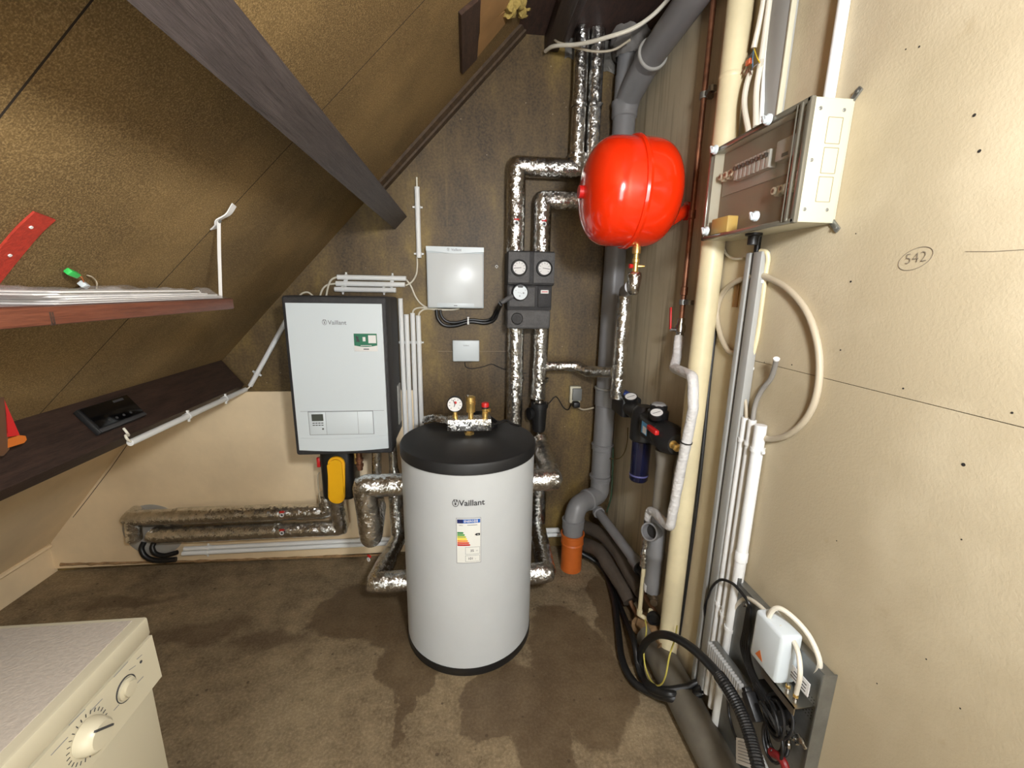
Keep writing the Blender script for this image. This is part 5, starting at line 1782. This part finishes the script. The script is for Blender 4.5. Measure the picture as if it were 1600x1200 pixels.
# earth wire
wire([ox(1008, 968, .735), ox(1010, 985, .72), ox(1006, 1020, .705), ox(1010, 1048, .705), ox(1021, 1068, .705), ox(1032, 1070, .705), ox(1040, 1056, .705), ox(1046, 1025, .715), ox(1054, 1000, .74), ox(1058, 978, .80)], .0030, mat('earth_wire', (188, 176, 84), .5), 'yellow-green earth wire hanging in a loop over the floor pipe', name='earth_wire', cat='wire')
wire([ox(944, 715, .80), ox(965, 717, .80), ox(975, 708, .82), ox(980, 690, .84), ox(981, 668, .85)], .0025, mat('earth_dull', (112, 98, 56), .6), 'dull wire from the soil stack up behind the filter', name='earth_wire', cat='wire')
wire([oy(958, 700, 2.13), oy(957, 740, 2.13), oy(955, 775, 2.14), oy(948, 800, 2.15)], .005, mat('green_dark', (40, 62, 40), .6), 'dark green wire hanging behind the soil stack bend', name='earth_wire', cat='wire')

# ============================================================ socket outlet
s0, s1 = oy(888, 628, YB), oy(906, 602, YB)
so = thing('wall_socket', V(((s0.x + s1.x) / 2, YB, s0.z)), 'grey surface socket with black plug on the brown wall', 'socket')
build('base', G().box((s0.x, YB - .030, s0.z), (s1.x, YB - .001, s1.z), .005), M_BOXC, so)
build('hinged_lid', G().box((s0.x + .012, YB - .046, s0.z + .018), (s1.x + .002, YB - .030, s1.z - .010), .004), mat('socket_grey', (110, 112, 110), .5), so)
build('plug', G().box((s0.x + .012, YB - .075, s0.z - .016), (s1.x - .012, YB - .030, s0.z + .014), .006), M_BLACK, so)
wire([V((s1.x - .014, YB - .05, s0.z - .01)), oy(903, 636, YB - .04), oy(912, 640, YB - .03), oy(928, 637, YB - .02)], .005, M_CABLE_C, 'beige mains cable from the wall socket to the corner', name='mains_cable', cat='cable')
wire([oy(893, 630, YB - .05), oy(888, 640, YB - .03), oy(880, 636, YB - .01), oy(869, 620, YB - .008), oy(858, 630, YB - .01), oy(850, 636, YB - .02)], .003, M_RUB, 'thin black lead zigzagging from the socket to the separator', name='mains_cable', cat='cable')

# ============================================================ electric meter box
EX0, EX1 = .754, XR
EY0, EY1 = .966, 1.360
EZ0, EZ1 = 1.693, 1.952
eb = thing('distribution_box', V((.81, 1.16, EZ0)), 'beige metal distribution box with clear cover on the right wall', 'fuse box')
th = .004
build('back_plate', G().box((EX1 - .006, EY0, EZ0), (EX1 - .001, EY1, EZ1)), M_BOXC, eb, smooth=0)
sidep = build('near_side', G().box((EX0 + .006, EY0, EZ0), (EX1 - .001, EY0 + th, EZ1), .0015), M_BOXC, eb)
build('far_side', G().box((EX0 + .006, EY1 - th, EZ0), (EX1 - .001, EY1, EZ1), .0015), M_BOXC, eb)
build('top_side', G().box((EX0 + .006, EY0, EZ1 - th), (EX1 - .001, EY1, EZ1), .0015), M_BOXC, eb)
build('bottom_side', G().box((EX0 + .006, EY0, EZ0), (EX1 - .001, EY1, EZ0 + th), .0015), M_BOXC, eb)
for px, py in ((1282, 169), (1319, 172), (1268, 250), (1257, 327), (1292, 328)):
    c_ = oy(px, py, EY0)
    build('screw', G().lathe([(.004, 0), (.004, .001), (.0025, .0015), (0, .0008)], c_, -Y1, 12), M_STEEL, sidep)
for px, py in ((1303, 204), (1296, 251), (1288, 296)):
    c_ = oy(px, py, EY0)
    hw_, hh_ = .0175, .0265
    gg = G()
    for dx, dz_, sx_, sz_ in ((hw_, 0, .0008, hh_), (0, hh_, hw_, .0008), (0, -hh_, hw_, .0008), (-hw_, 0, .0008, hh_)):
        gg.obox(c_ + V((dx, -.0003, dz_)), (X1, Y1, Z1), (sx_, .0006, sz_))
    build('knockout', gg, mat('shade_beige', (148, 140, 114), .5), sidep, smooth=0)
# cover rim and clear cover
rim = G()
for lo, hi in (((EX0, EY0 - .002, EZ0 - .002), (EX0 + .012, EY0 + .012, EZ1 + .002)), ((EX0, EY1 - .012, EZ0 - .002), (EX0 + .012, EY1 + .002, EZ1 + .002)),
               ((EX0, EY0, EZ0 - .002), (EX0 + .012, EY1, EZ0 + .010)), ((EX0, EY0, EZ1 - .010), (EX0 + .012, EY1, EZ1 + .002))):
    rim.box(lo, hi, .003)
rim.box((EX0 - .003, EY0 + .020, EZ0 + .004), (EX0 + .002, EY0 + .028, EZ1 - .004), .001)
rim.box((EX0 - .002, EY0 + .036, EZ0 + .004), (EX0 + .002, EY0 + .039, EZ1 - .004), .001)
build('cover_rim', rim, mat('smoked_rim', (120, 116, 104), .15, .35), eb)
build('clear_cover', G().box((EX0 + .002, EY0 + .010, EZ0 + .008), (EX0 + .005, EY1 - .010, EZ1 - .008)), M_CLEAR, eb, smooth=0)
M_INNER = mat('inner_panel', (122, 112, 94), .6)
ip = build('inner_panel', G().box((EX0 + .045, EY0 + .006, EZ0 + .006), (EX0 + .050, EY1 - .006, EZ1 - .006)), M_INNER, eb, smooth=0)
fxp = EX0 + .045
IP = lambda px, py: ox(px, py, fxp - .01)
build('rail_strip', G().box((fxp - .004, EY0 + .03, IP(1170, 280).z - .020), (fxp, EY1 - .02, IP(1170, 280).z + .022), .001), mat('inner_grey', (150, 146, 134), .5), eb)
for i in range(8):
    y_ = 1.245 - i * .0185
    z0_ = IP(1175, 262).z
    bk = build('circuit_breaker', G().box((fxp - .026, y_ - .0085, z0_ - .022), (fxp - .003, y_ + .0085, z0_ + .022), .0015), mat('breaker_grey', (170, 168, 160), .45), eb)
    build('toggle', G().box((fxp - .034, y_ - .004, z0_ + .004), (fxp - .026, y_ + .004, z0_ + .014), .001), M_BLACK, bk)


def fuse(py_y, z_):
    f_ = build('screw_fuse', G().lathe([(.013, 0), (.013, .012), (.009, .016), (.009, .022), (0, .023)], (fxp - .004, py_y, z_), -X1, 18), mat('porcelain', (206, 196, 172), .25), eb)
    build('fuse_window', G().lathe([(.005, .0), (0, .0006)], (fxp - .0272, py_y, z_), -X1, 12), M_BROWN, f_)


M_BROWN = mat('fuse_brown', (96, 62, 40), .3)
for y_ in (1.325, 1.298, 1.271):
    fuse(y_, IP(1130, 278).z)
for y_ in (1.075, 1.048, 1.021):
    fuse(y_, IP(1205, 305).z + .004)
mb_ = build('main_switch', G().box((fxp - .030, 1.005, IP(1220, 240).z - .024), (fxp - .003, 1.080, IP(1220, 240).z + .024), .003), mat('breaker_grey', (170, 168, 160), .45), eb)
build('slot', G().box((fxp - .031, 1.035, IP(1220, 240).z - .018), (fxp - .0295, 1.055, IP(1220, 240).z - .010)), M_DARK, mb_, smooth=0)
build('yellow_module', G().box((fxp - .036, 1.24, EZ0 + .012), (fxp - .003, 1.325, EZ0 + .058), .003), mat('module_yellow', (214, 178, 92), .5), eb)
for px, py in ((1119, 234), (1202, 187), (1182, 338), (1105, 361)):
    c_ = ox(px, py, EX0 - .002)
    build('cover_knob', G().lathe([(.013, 0), (.013, .006), (.008, .010), (.008, .016), (0, .017)], c_, -X1, 14).obox(c_ - X1 * .014, (X1, V((0, .5, .87)), V((0, -.87, .5))), (.004, .011, .003), .001), M_WHITE, eb)
for px, py in ((1342, 143), (1308, 356)):
    c_ = ox(px, py, XR - .003)
    build('mounting_ear', G().obox(c_ + V((0, .008, -.006 if py < 200 else .006)), (X1, V((0, .7, -.7 if py < 200 else .7)), V((0, .7, .7 if py < 200 else -.7))), (.0025, .018, .007), .002).cyl(c_ + V((-.003, 0, 0)), c_ + V((-.007, 0, 0)), .004, seg=8), M_STEEL, eb)
build('cable_gland', G().lathe([(.022, 0), (.022, .006), (.014, .008), (.014, .03)], V((.80, ox(1177, 372, .80).y, EZ0)), -Z1, 16), M_BLACK, eb)

# cables and trunking above the box
trk = thing('upper_trunking', (.84, 1.24, EZ1), 'wide grey cable trunking above the distribution box', 'trunking')
build('trunk', G().box((.838, 1.195, EZ1 + .004), (XR - .001, 1.275, zc), .002), M_TRUNK, trk)
build('cover_edge', G().box((.836, 1.190, EZ1 + .004), (.850, 1.196, zc), .001), M_BOXC, trk)
U_ = lambda *ps: [ox(x, y, X_) for x, y, X_ in ps]
wire(U_((1200, -40, .83), (1190, 20, .83), (1178, 75, .83)), .008, M_CABLE_W, 'leftmost white cable ending in loose cores above the box', name='power_cable', cat='cable', group='white cables above the distribution box', seg=10)
wire(U_((1173, 112, .83), (1166, 135, .82), (1163, 165, .815), (1170, 208, .81)), .008, M_CABLE_W, 'lower white cable bowing from the loose cores into the box', name='power_cable', cat='cable', group='white cables above the distribution box', seg=10)
wire(U_((1208, -40, .835), (1197, 40, .835), (1190, 90, .83), (1182, 140, .825), (1181, 198, .82)), .008, M_CABLE_W, 'middle white cable running straight into the box', name='power_cable', cat='cable', group='white cables above the distribution box', seg=10)
wire(U_((1214, -40, .845), (1204, 40, .845), (1194, 120, .84), (1189, 195, .83)), .006, M_COND, 'rightmost white cable running along the trunking into the box', name='power_cable', cat='cable', group='white cables above the distribution box', seg=10)
lc_ = thing('loose_cores', ox(1178, 100, .82), 'bare coloured wire cores with orange clamp between the white cables', 'wires')
for (pts_, m_) in (([(1178, 76, .83), (1174, 85, .82), (1168, 95, .82)], M_INK), ([(1178, 76, .83), (1183, 90, .82), (1187, 98, .82)], mat('core_yellow', (224, 190, 40), .5)), ([(1178, 76, .83), (1176, 92, .815), (1176, 104, .82), (1173, 112, .83)], mat('core_blue', (80, 120, 150), .5)), ([(1173, 112, .83), (1178, 104, .82), (1186, 98, .82)], mat('core_grey', (150, 150, 150), .5))):
    build('core', G().tube(spline(U_(*pts_), 5), .0016, seg=6), m_, lc_)
build('orange_clamp', G().obox(ox(1170, 97, .82), (X1, Y1, Z1), (.005, .010, .007), .002), mat('clamp_orange', (220, 110, 70), .4), lc_)
build('clear_clamp', G().obox(ox(1188, 99, .82), (X1, Y1, Z1), (.005, .010, .008), .002), M_CLEAR, lc_)
for k_ in range(5):
    c_ = ox(1164 + k_ * 2, 104 + (k_ * 5) % 7, .82)
    build('core', G().tube([c_, c_ + V((0, .012 - k_ * .005, -.014))], .0016, seg=5), M_COPPER, lc_)
a_, b_ = ox(1322, -20, .85), ox(1294, 152, .85)
conduit('', V((.848, 1.03, EZ1 + .002)), V((.848, 1.03, zc)), .0125, label='white conduit rising from the top of the distribution box', group='white conduits on the right wall', clips=(), cdir=(1, 0, 0))

# trunking below the box
lt = thing('lower_trunking', (.84, 1.16, .25), 'tall grey cable trunking with dark slot below the distribution box', 'trunking')
zt_, zb_ = ox(1178, 393, .82).z, .12
build('back_web', G().box((XR - .006, 1.170, zb_), (XR - .001, 1.245, zt_), .001), M_TRUNK, lt)
build('near_flange', G().box((.832, 1.168, zb_), (XR - .002, 1.203, zt_), .002), M_TRUNK, lt)
build('far_flange', G().box((.832, 1.219, zb_), (XR - .002, 1.238, zt_), .002), M_TRUNK, lt)
build('slot_cable', G().cyl((.846, 1.211, zb_), (.846, 1.211, zt_ + .045), .0085, seg=12), M_RUB, lt)

# cables on the wall below the box
wire(U_((1188, 392, .84), (1197, 394, .845), (1200, 405, .85), (1196, 430, .853), (1184, 520, .853), (1172, 575, .853), (1160, 660, .853), (1150, 720, .853), (1138, 800, .853)), .0065, M_CREAM, 'straight cream cable clipped down the wall beside the trunking', name='wall_cable', cat='cable', seg=10)
for px, py in ((1191, 440), (1171, 575)):
    c_ = ox(px, py, .852)
    build('cable_clip', G().box((.842, c_.y - .012, c_.z - .005), (XR, c_.y + .012, c_.z + .005), .002), M_COND, label='upper white clip on the cream cable' if py < 500 else 'lower white clip on the cream cable', cat='clip')
lo_ = [(1150, 552), (1138, 548), (1126, 525), (1120, 490), (1128, 460), (1150, 440), (1185, 431), (1205, 436), (1235, 455), (1262, 490), (1278, 540), (1280, 590), (1272, 630), (1255, 660), (1230, 680), (1205, 686), (1190, 683)]
wire([ox(x, y, .852 if x > 1195 or x < 1140 else .846) for x, y in lo_], .0085, M_CABLE_C, 'thick beige cable looping widely on the right wall', name='loop_cable', cat='cable', seg=12)
st_ = thing('cable_stub', ox(1176, 650, .845), 'short grey cable stub bending out of the white conduits', 'cable')
pts_ = U_((1176, 658, .845), (1180, 632, .846), (1190, 610, .848), (1204, 592, .848), (1210, 575, .840), (1213, 562, .83))
build('sheath', G().tube(spline(pts_, 6), .0068, seg=12), mat('cable_grey', (136, 132, 126), .5), st_)
d_ = (pts_[-1] - pts_[-2]).normalized()
build('cut_end', G().cyl(pts_[-1], pts_[-1] + d_ * .004, .008, seg=14), M_PAPER, st_)
wire(U_((1166, 655, .845), (1165, 630, .846), (1160, 605, .848), (1158, 590, .852)), .005, M_CABLE_C, 'thin beige cable entering the leftmost of three conduits', name='wall_cable', cat='cable')
wire(U_((1128, 380, .853), (1134, 396, .853), (1146, 404, .853), (1162, 404, .853)), .004, M_CABLE_W, 'short pale cable end hanging under the box', name='wall_cable', cat='cable')
build('wood_strip', G().box((XR - .004, ox(1154, 440, XR).y - .012, ox(1150, 480, XR).z), (XR - .0002, ox(1154, 440, XR).y + .012, ox(1152, 435, XR).z)), mat('strip_ochre', (150, 112, 60), .6), label='small ochre paper strip stuck beside the trunking', cat='strip')

# three upright conduits
for (px, py, r_, lab, zend) in ((1165, 652, .0105, 'leftmost of three upright conduits below the beige loop cable', .14), (1176, 656, .0115, 'middle of three upright conduits below the beige loop cable', .12), (1189, 664, .0165, 'rightmost and thickest of three upright conduits below the loop cable', .10)):
    p_ = ox(px, py, XR - r_ - .004)
    t_ = conduit('', V((p_.x, p_.y, zend)), p_, r_, label=lab, group='upright conduits on the right wall', clips=(.93, .36), cdir=(1, 0, 0))
    if r_ > .015:
        z_s = ox(1158, 860, XR - r_).z
        build('socket_joint', G().lathe([(r_, -.03), (r_ + .002, -.028), (r_ + .002, .0), (r_, .004)], (p_.x, p_.y, z_s), Z1, 16, cap=False), M_COND, t_)

# ============================================================ steel plate with the aerial gear
GP = .835
gy0, gy1, gz0, gz1 = .738, 1.083, .10, .655
sp_ = thing('steel_plate', (GP, .91, gz0), 'galvanised steel mounting plate low on the right wall', 'plate')
build('sheet', G().box((GP, gy0, gz0), (GP + .003, gy1, gz1)), M_STEEL, sp_, smooth=0)
build('near_fold', G().box((GP - .012, gy0 - .003, gz0), (XR - .001, gy0, gz1 + .008)), M_STEEL, sp_, smooth=0)
build('top_fold', G().box((GP, gy0, gz1), (XR - .001, gy1, gz1 + .003)), M_STEEL, sp_, smooth=0)
build('far_lug', G().box((GP - .006, gy1 - .02, gz1 - .01), (GP + .006, gy1 + .012, gz1 + .02), .002), M_STEEL, sp_)
S_ = lambda px, py, X_=GP: ox(px, py, X_)
# perforated fields
for (pA, pB) in (((1226, 1030), (1262, 1046)), ((1250, 1068), (1272, 1095))):
    a_, b_ = S_(*pA), S_(*pB)
    gg = G()
    for i in range(7):
        for j in range(7):
            c_ = V((GP - .0004, a_.y + (b_.y - a_.y) * i / 6, a_.z - .055 * j / 6))
            disc(gg, c_, X1, .0016, .0006, 6)
    build('perforation', gg, M_DARK, sp_, smooth=0)
mo = thing('wall_modem', S_(1195, 1010), 'white box-shaped modem with an orange triangle on the steel plate', 'modem')
mA = ox(1170, 1010, .775)
mB = ox(1225, 1030, .775)
zt1_, zb1_ = ox(1197, 968, .775).z, ox(1190, 1040, .775).z
y0_, y1_ = ox(1221, 1010, .775).y, ox(1175, 985, .775).y
mod = build('housing', G().box((.775, y0_, zb1_ - .01), (GP - .001, y1_, zt1_), .010, 3), M_WHITE, mo)
tc_ = V((.7745, y0_ + (y1_ - y0_) * .62, zb1_ + .022))
build('triangle_mark', G().prism([tc_ + V((0, -.014, -.010)), tc_ + V((0, .014, -.010)), tc_ + V((0, .0, .014))], (-.0006, 0, 0)), mat('triangle_orange', (196, 104, 44), .5), mo, smooth=0)
# splitter bracket
spb = thing('aerial_splitter', S_(1220, 1070), 'bright metal splitter bracket with screw terminals under the modem', 'splitter')
yb0, yb1 = S_(1258, 1075, .80).y, S_(1200, 1040, .80).y
zbk = S_(1235, 1085, .80).z
build('shelf', G().prism([(.782, yb0, zbk), (GP, yb0, zbk), (GP, yb1, zbk), (.782, yb1, zbk)], (0, 0, -.003)).box((.782, yb0, zbk - .022), (.785, yb1, zbk)), mat('bright_zinc', (186, 182, 172), .28, 1.0), spb, smooth=0)
for i in range(4):
    y_ = yb0 + .02 + i * (yb1 - yb0 - .04) / 3
    te = build('terminal', G().lathe([(.006, 0), (.006, .006), (.004, .006), (.004, .022)], (.800, y_, zbk), Z1, 10), M_CHROME, spb)
    build('nut', G().lathe([(.0065, 0), (.0065, .006)], (.800, y_, zbk + .010), Z1, 6), M_BRASS, te)
build('paper_label', G().box((.815, yb0 + .004, zbk + .025), (.817, yb1 - .03, zbk + .062)), M_PAPER, spb, smooth=0)
for i in range(3):
    build('print_line', G().box((.8140, yb0 + .012, zbk + .032 + i * .009), (.8148, yb1 - .045 - .01 * i, zbk + .034 + i * .009)), M_INK, spb, smooth=0)
wire([V((.800, y0_ + .035, zt1_ - .004)), ox(1201, 975, .79), ox(1206, 955, .79), ox(1220, 951, .80), ox(1245, 970, .82), ox(1268, 1000, .835), ox(1281, 1040, .84), V((.842, .79, gz1 - .06))], .0062, M_CABLE_W, 'outer white cable arching over the steel plate edge', name='aerial_cable', cat='cable', seg=10)
wire([ox(1137, 1028, .84), ox(1143, 985, .84), ox(1150, 950, .838), ox(1165, 935, .832), ox(1185, 945, .825), ox(1210, 970, .82), ox(1235, 995, .81), ox(1247, 1020, .80), ox(1250, 1055, .79), V((.800, yb0 + .02, zbk + .02))], .0058, M_CABLE_W, 'inner white cable running along the plate top down to the splitter', name='aerial_cable', cat='cable', seg=10)
wire([ox(1105, 935, .83), ox(1112, 918, .82), ox(1126, 906, .82), ox(1145, 912, .82), ox(1160, 928, .822), ox(1170, 942, .825), ox(1172, 950, .828)], .0045, M_RUB, 'thin black cable arching from the trunking to the plate corner', name='aerial_cable', cat='cable')
wire([ox(1105, 935, .83), ox(1101, 950, .835), ox(1104, 980, .84), ox(1098, 1010, .842), ox(1090, 1060, .84)], .0040, M_RUB, 'thin black cable dropping beside the trunking foot', name='aerial_cable', cat='cable')
build('plate_screw', G().lathe([(.008, 0), (.008, .006), (.004, .008), (.004, .014)], S_(1168, 946), -X1, 8), M_CHROME, label='bright screw at the top corner of the steel plate', cat='screw')
# terminal strip
tsn = thing('terminal_strip', S_(1150, 1070), 'grey ribbed terminal strip slanting across the steel plate', 'terminal strip')
a_, b_ = ox(1128, 1043, .79), ox(1180, 1110, .79)
a_ = V((.79, 1.105, ox(1130, 1045, .79).z))
b_ = V((.79, .935, ox(1172, 1102, .79).z))
dd = (b_ - a_)
Ld = dd.length
dd.normalize()
nz_ = dd.cross(X1).normalized()
build('rail', G().obox((a_ + b_) / 2 + X1 * .018, (dd, nz_, X1), (Ld / 2, .022, .012), .002), M_STEEL, tsn)
for i in range(16):
    c_ = a_ + dd * (Ld * (i + .5) / 16)
    build('terminal', G().obox(c_ + X1 * .004, (dd, nz_, X1), (Ld / 40, .022, .010), .002), mat('terminal_grey', (176, 176, 174), .4), tsn)
# power supply and cable bundle
ps_ = thing('power_adapter', S_(1200, 1090), 'black power adapter with ribbed vents below the modem', 'adapter')
build('body', G().box((.79, ox(1225, 1090, .80).y, ox(1205, 1110, .80).z - .02), (GP - .001, ox(1180, 1080, .80).y, ox(1195, 1075, .80).z), .006), M_BLACK, ps_)
for i in range(6):
    z_q = ox(1205, 1110, .80).z - .01 + i * .008
    build('vent_rib', G().box((.7885, ox(1222, 1090, .80).y, z_q), (.790, ox(1184, 1080, .80).y, z_q + .003)), M_EPP, ps_, smooth=0)
rnd = random.Random(11)
for i in range(5):
    o_ = i * 4
    wire([ox(1168 + i, 950, .828), ox(1162 + o_ * .6, 985, .822), ox(1158 + o_ * .7, 1010, .815), ox(1168 + o_ * .5, 1045, .80), ox(1185 + o_ * .6, 1085, .79), ox(1198 + o_ * .8, 1120 - i * 2, .785)], .004, M_RUB, 'thin black lead in the bundle crossing the steel plate', name='lead', cat='cable', group='bundled black leads on the steel plate')
# coiled lead
cl = thing('coiled_lead', ox(1215, 1120, .79), 'coil of thin black lead tied below the splitter', 'cable')
cc_ = ox(1216, 1122, .79)
for i in range(4):
    rr3 = .045 - i * .005
    o3 = V((rnd.uniform(-.006, .006), rnd.uniform(-.01, .01), rnd.uniform(-.008, .008)))
    tilt = rnd.uniform(-.2, .2)
    build('turn', G().tube([cc_ + o3 + V((.012 * math.sin(t * 1 + i) - .006 * i, rr3 * math.cos(t), rr3 * (1.0 + tilt) * math.sin(t))) for t in [2 * PI * k / 30 for k in range(31)]], .0042, seg=8, cap=False), M_RUB, cl)
cl2 = thing('coiled_lead', ox(1205, 1150, .79), 'longer drooping coil of black lead hanging below the first coil', 'cable')
cc_ = ox(1207, 1158, .785)
for i in range(3):
    rr3 = .05 - i * .006
    build('turn', G().tube([cc_ + V((.008 * i, rr3 * .7 * math.cos(t) + .006 * i, rr3 * 1.1 * math.sin(t))) for t in [2 * PI * k / 30 for k in range(31)]], .0038, seg=8, cap=False), M_RUB, cl2)
pl_ = thing('black_plug', ox(1175, 1105, .77), 'black moulded plug hanging by the ribbed sleeve', 'plug')
pc_ = ox(1176, 1104, .77)
build('plug_body', G().obox(pc_, (V((0, -.75, -.6)).normalized(), V((0, .6, -.75)).normalized(), X1), (.034, .015, .014), .006), M_BLACK, pl_)
build('plug_collar', G().obox(pc_ + V((0, .028, .022)), (V((0, -.75, -.6)).normalized(), V((0, .6, -.75)).normalized(), X1), (.008, .010, .010), .003), M_RUB, pl_)
# earth connectors
ec = thing('coax_joint', ox(1237, 1145, .82), 'cluster of bright coaxial connectors low on the steel plate', 'connector')
for (px, py, ax_) in ((1228, 1143, (0, -1, .3)), (1238, 1142, (-.3, -1, -.2)), (1246, 1147, (0, -1, -.3)), (1232, 1155, (0, -.2, -1)), (1236, 1137, (0, 0, 1))):
    build('connector', G().lathe([(.005, 0), (.005, .010), (.0075, .010), (.0075, .020), (.004, .020), (.004, .030)], ox(px, py, .81), ax_, 10), M_CHROME, ec)
wire([ox(1232, 1165, .81), ox(1228, 1180, .80), ox(1215, 1185, .79), ox(1205, 1172, .785)], .004, M_RUB, 'short black lead curling under the coaxial connectors', name='lead', cat='cable')
rl = [ox(1205, 1175, .79), ox(1218, 1183, .79), ox(1226, 1195, .79), ox(1230, 1215, .79)]
wire(rl, .010, mat('dark_red_cable', (120, 24, 26), .45), 'dark red cable below the coiled leads', name='red_cable', cat='cable', seg=10)
# white tag
tg = thing('paper_tag', ox(1167, 1180, .76), 'white printed paper tag hanging by the ribbed sleeve', 'tag')
a_, b_, c_, d_ = ox(1150, 1152, .765), ox(1183, 1160, .755), ox(1185, 1205, .755), ox(1150, 1192, .765)
build('card', G().prism([a_, b_, c_, d_], (.0012, 0, 0)), M_PAPER, tg, smooth=0)
for i in range(7):
    f_ = .12 + i * .12
    l_ = a_.lerp(d_, f_).lerp(b_.lerp(c_, f_), .12)
    r__ = a_.lerp(d_, f_).lerp(b_.lerp(c_, f_), .80 - .1 * (i % 3))
    build('print_line', G().tube([l_ - X1 * .0008, r__ - X1 * .0008], .0008, seg=4), M_INKL, tg, smooth=0)
wire([ox(1137, 1090, .80), ox(1139, 1115, .80), ox(1145, 1140, .79), ox(1151, 1155, .77)], .004, M_RUB, 'thin black lead leading down to the white paper tag', name='lead', cat='cable')
for px_ in (1160, 1163):
    pass
wire([ox(1160, 1125, .79), ox(1162, 1140, .78), ox(1164, 1153, .77)], .0035, M_RUB, 'second thin lead above the white paper tag', name='lead', cat='cable')
# lead rod lying on the floor pipe
wire([ox(1120, 1065, .80), ox(1140, 1095, .80), ox(1175, 1150, .79), ox(1200, 1205, .78)], .005, M_TRUNK, 'pale grey cable running under the ribbed sleeve', name='lead', cat='cable')
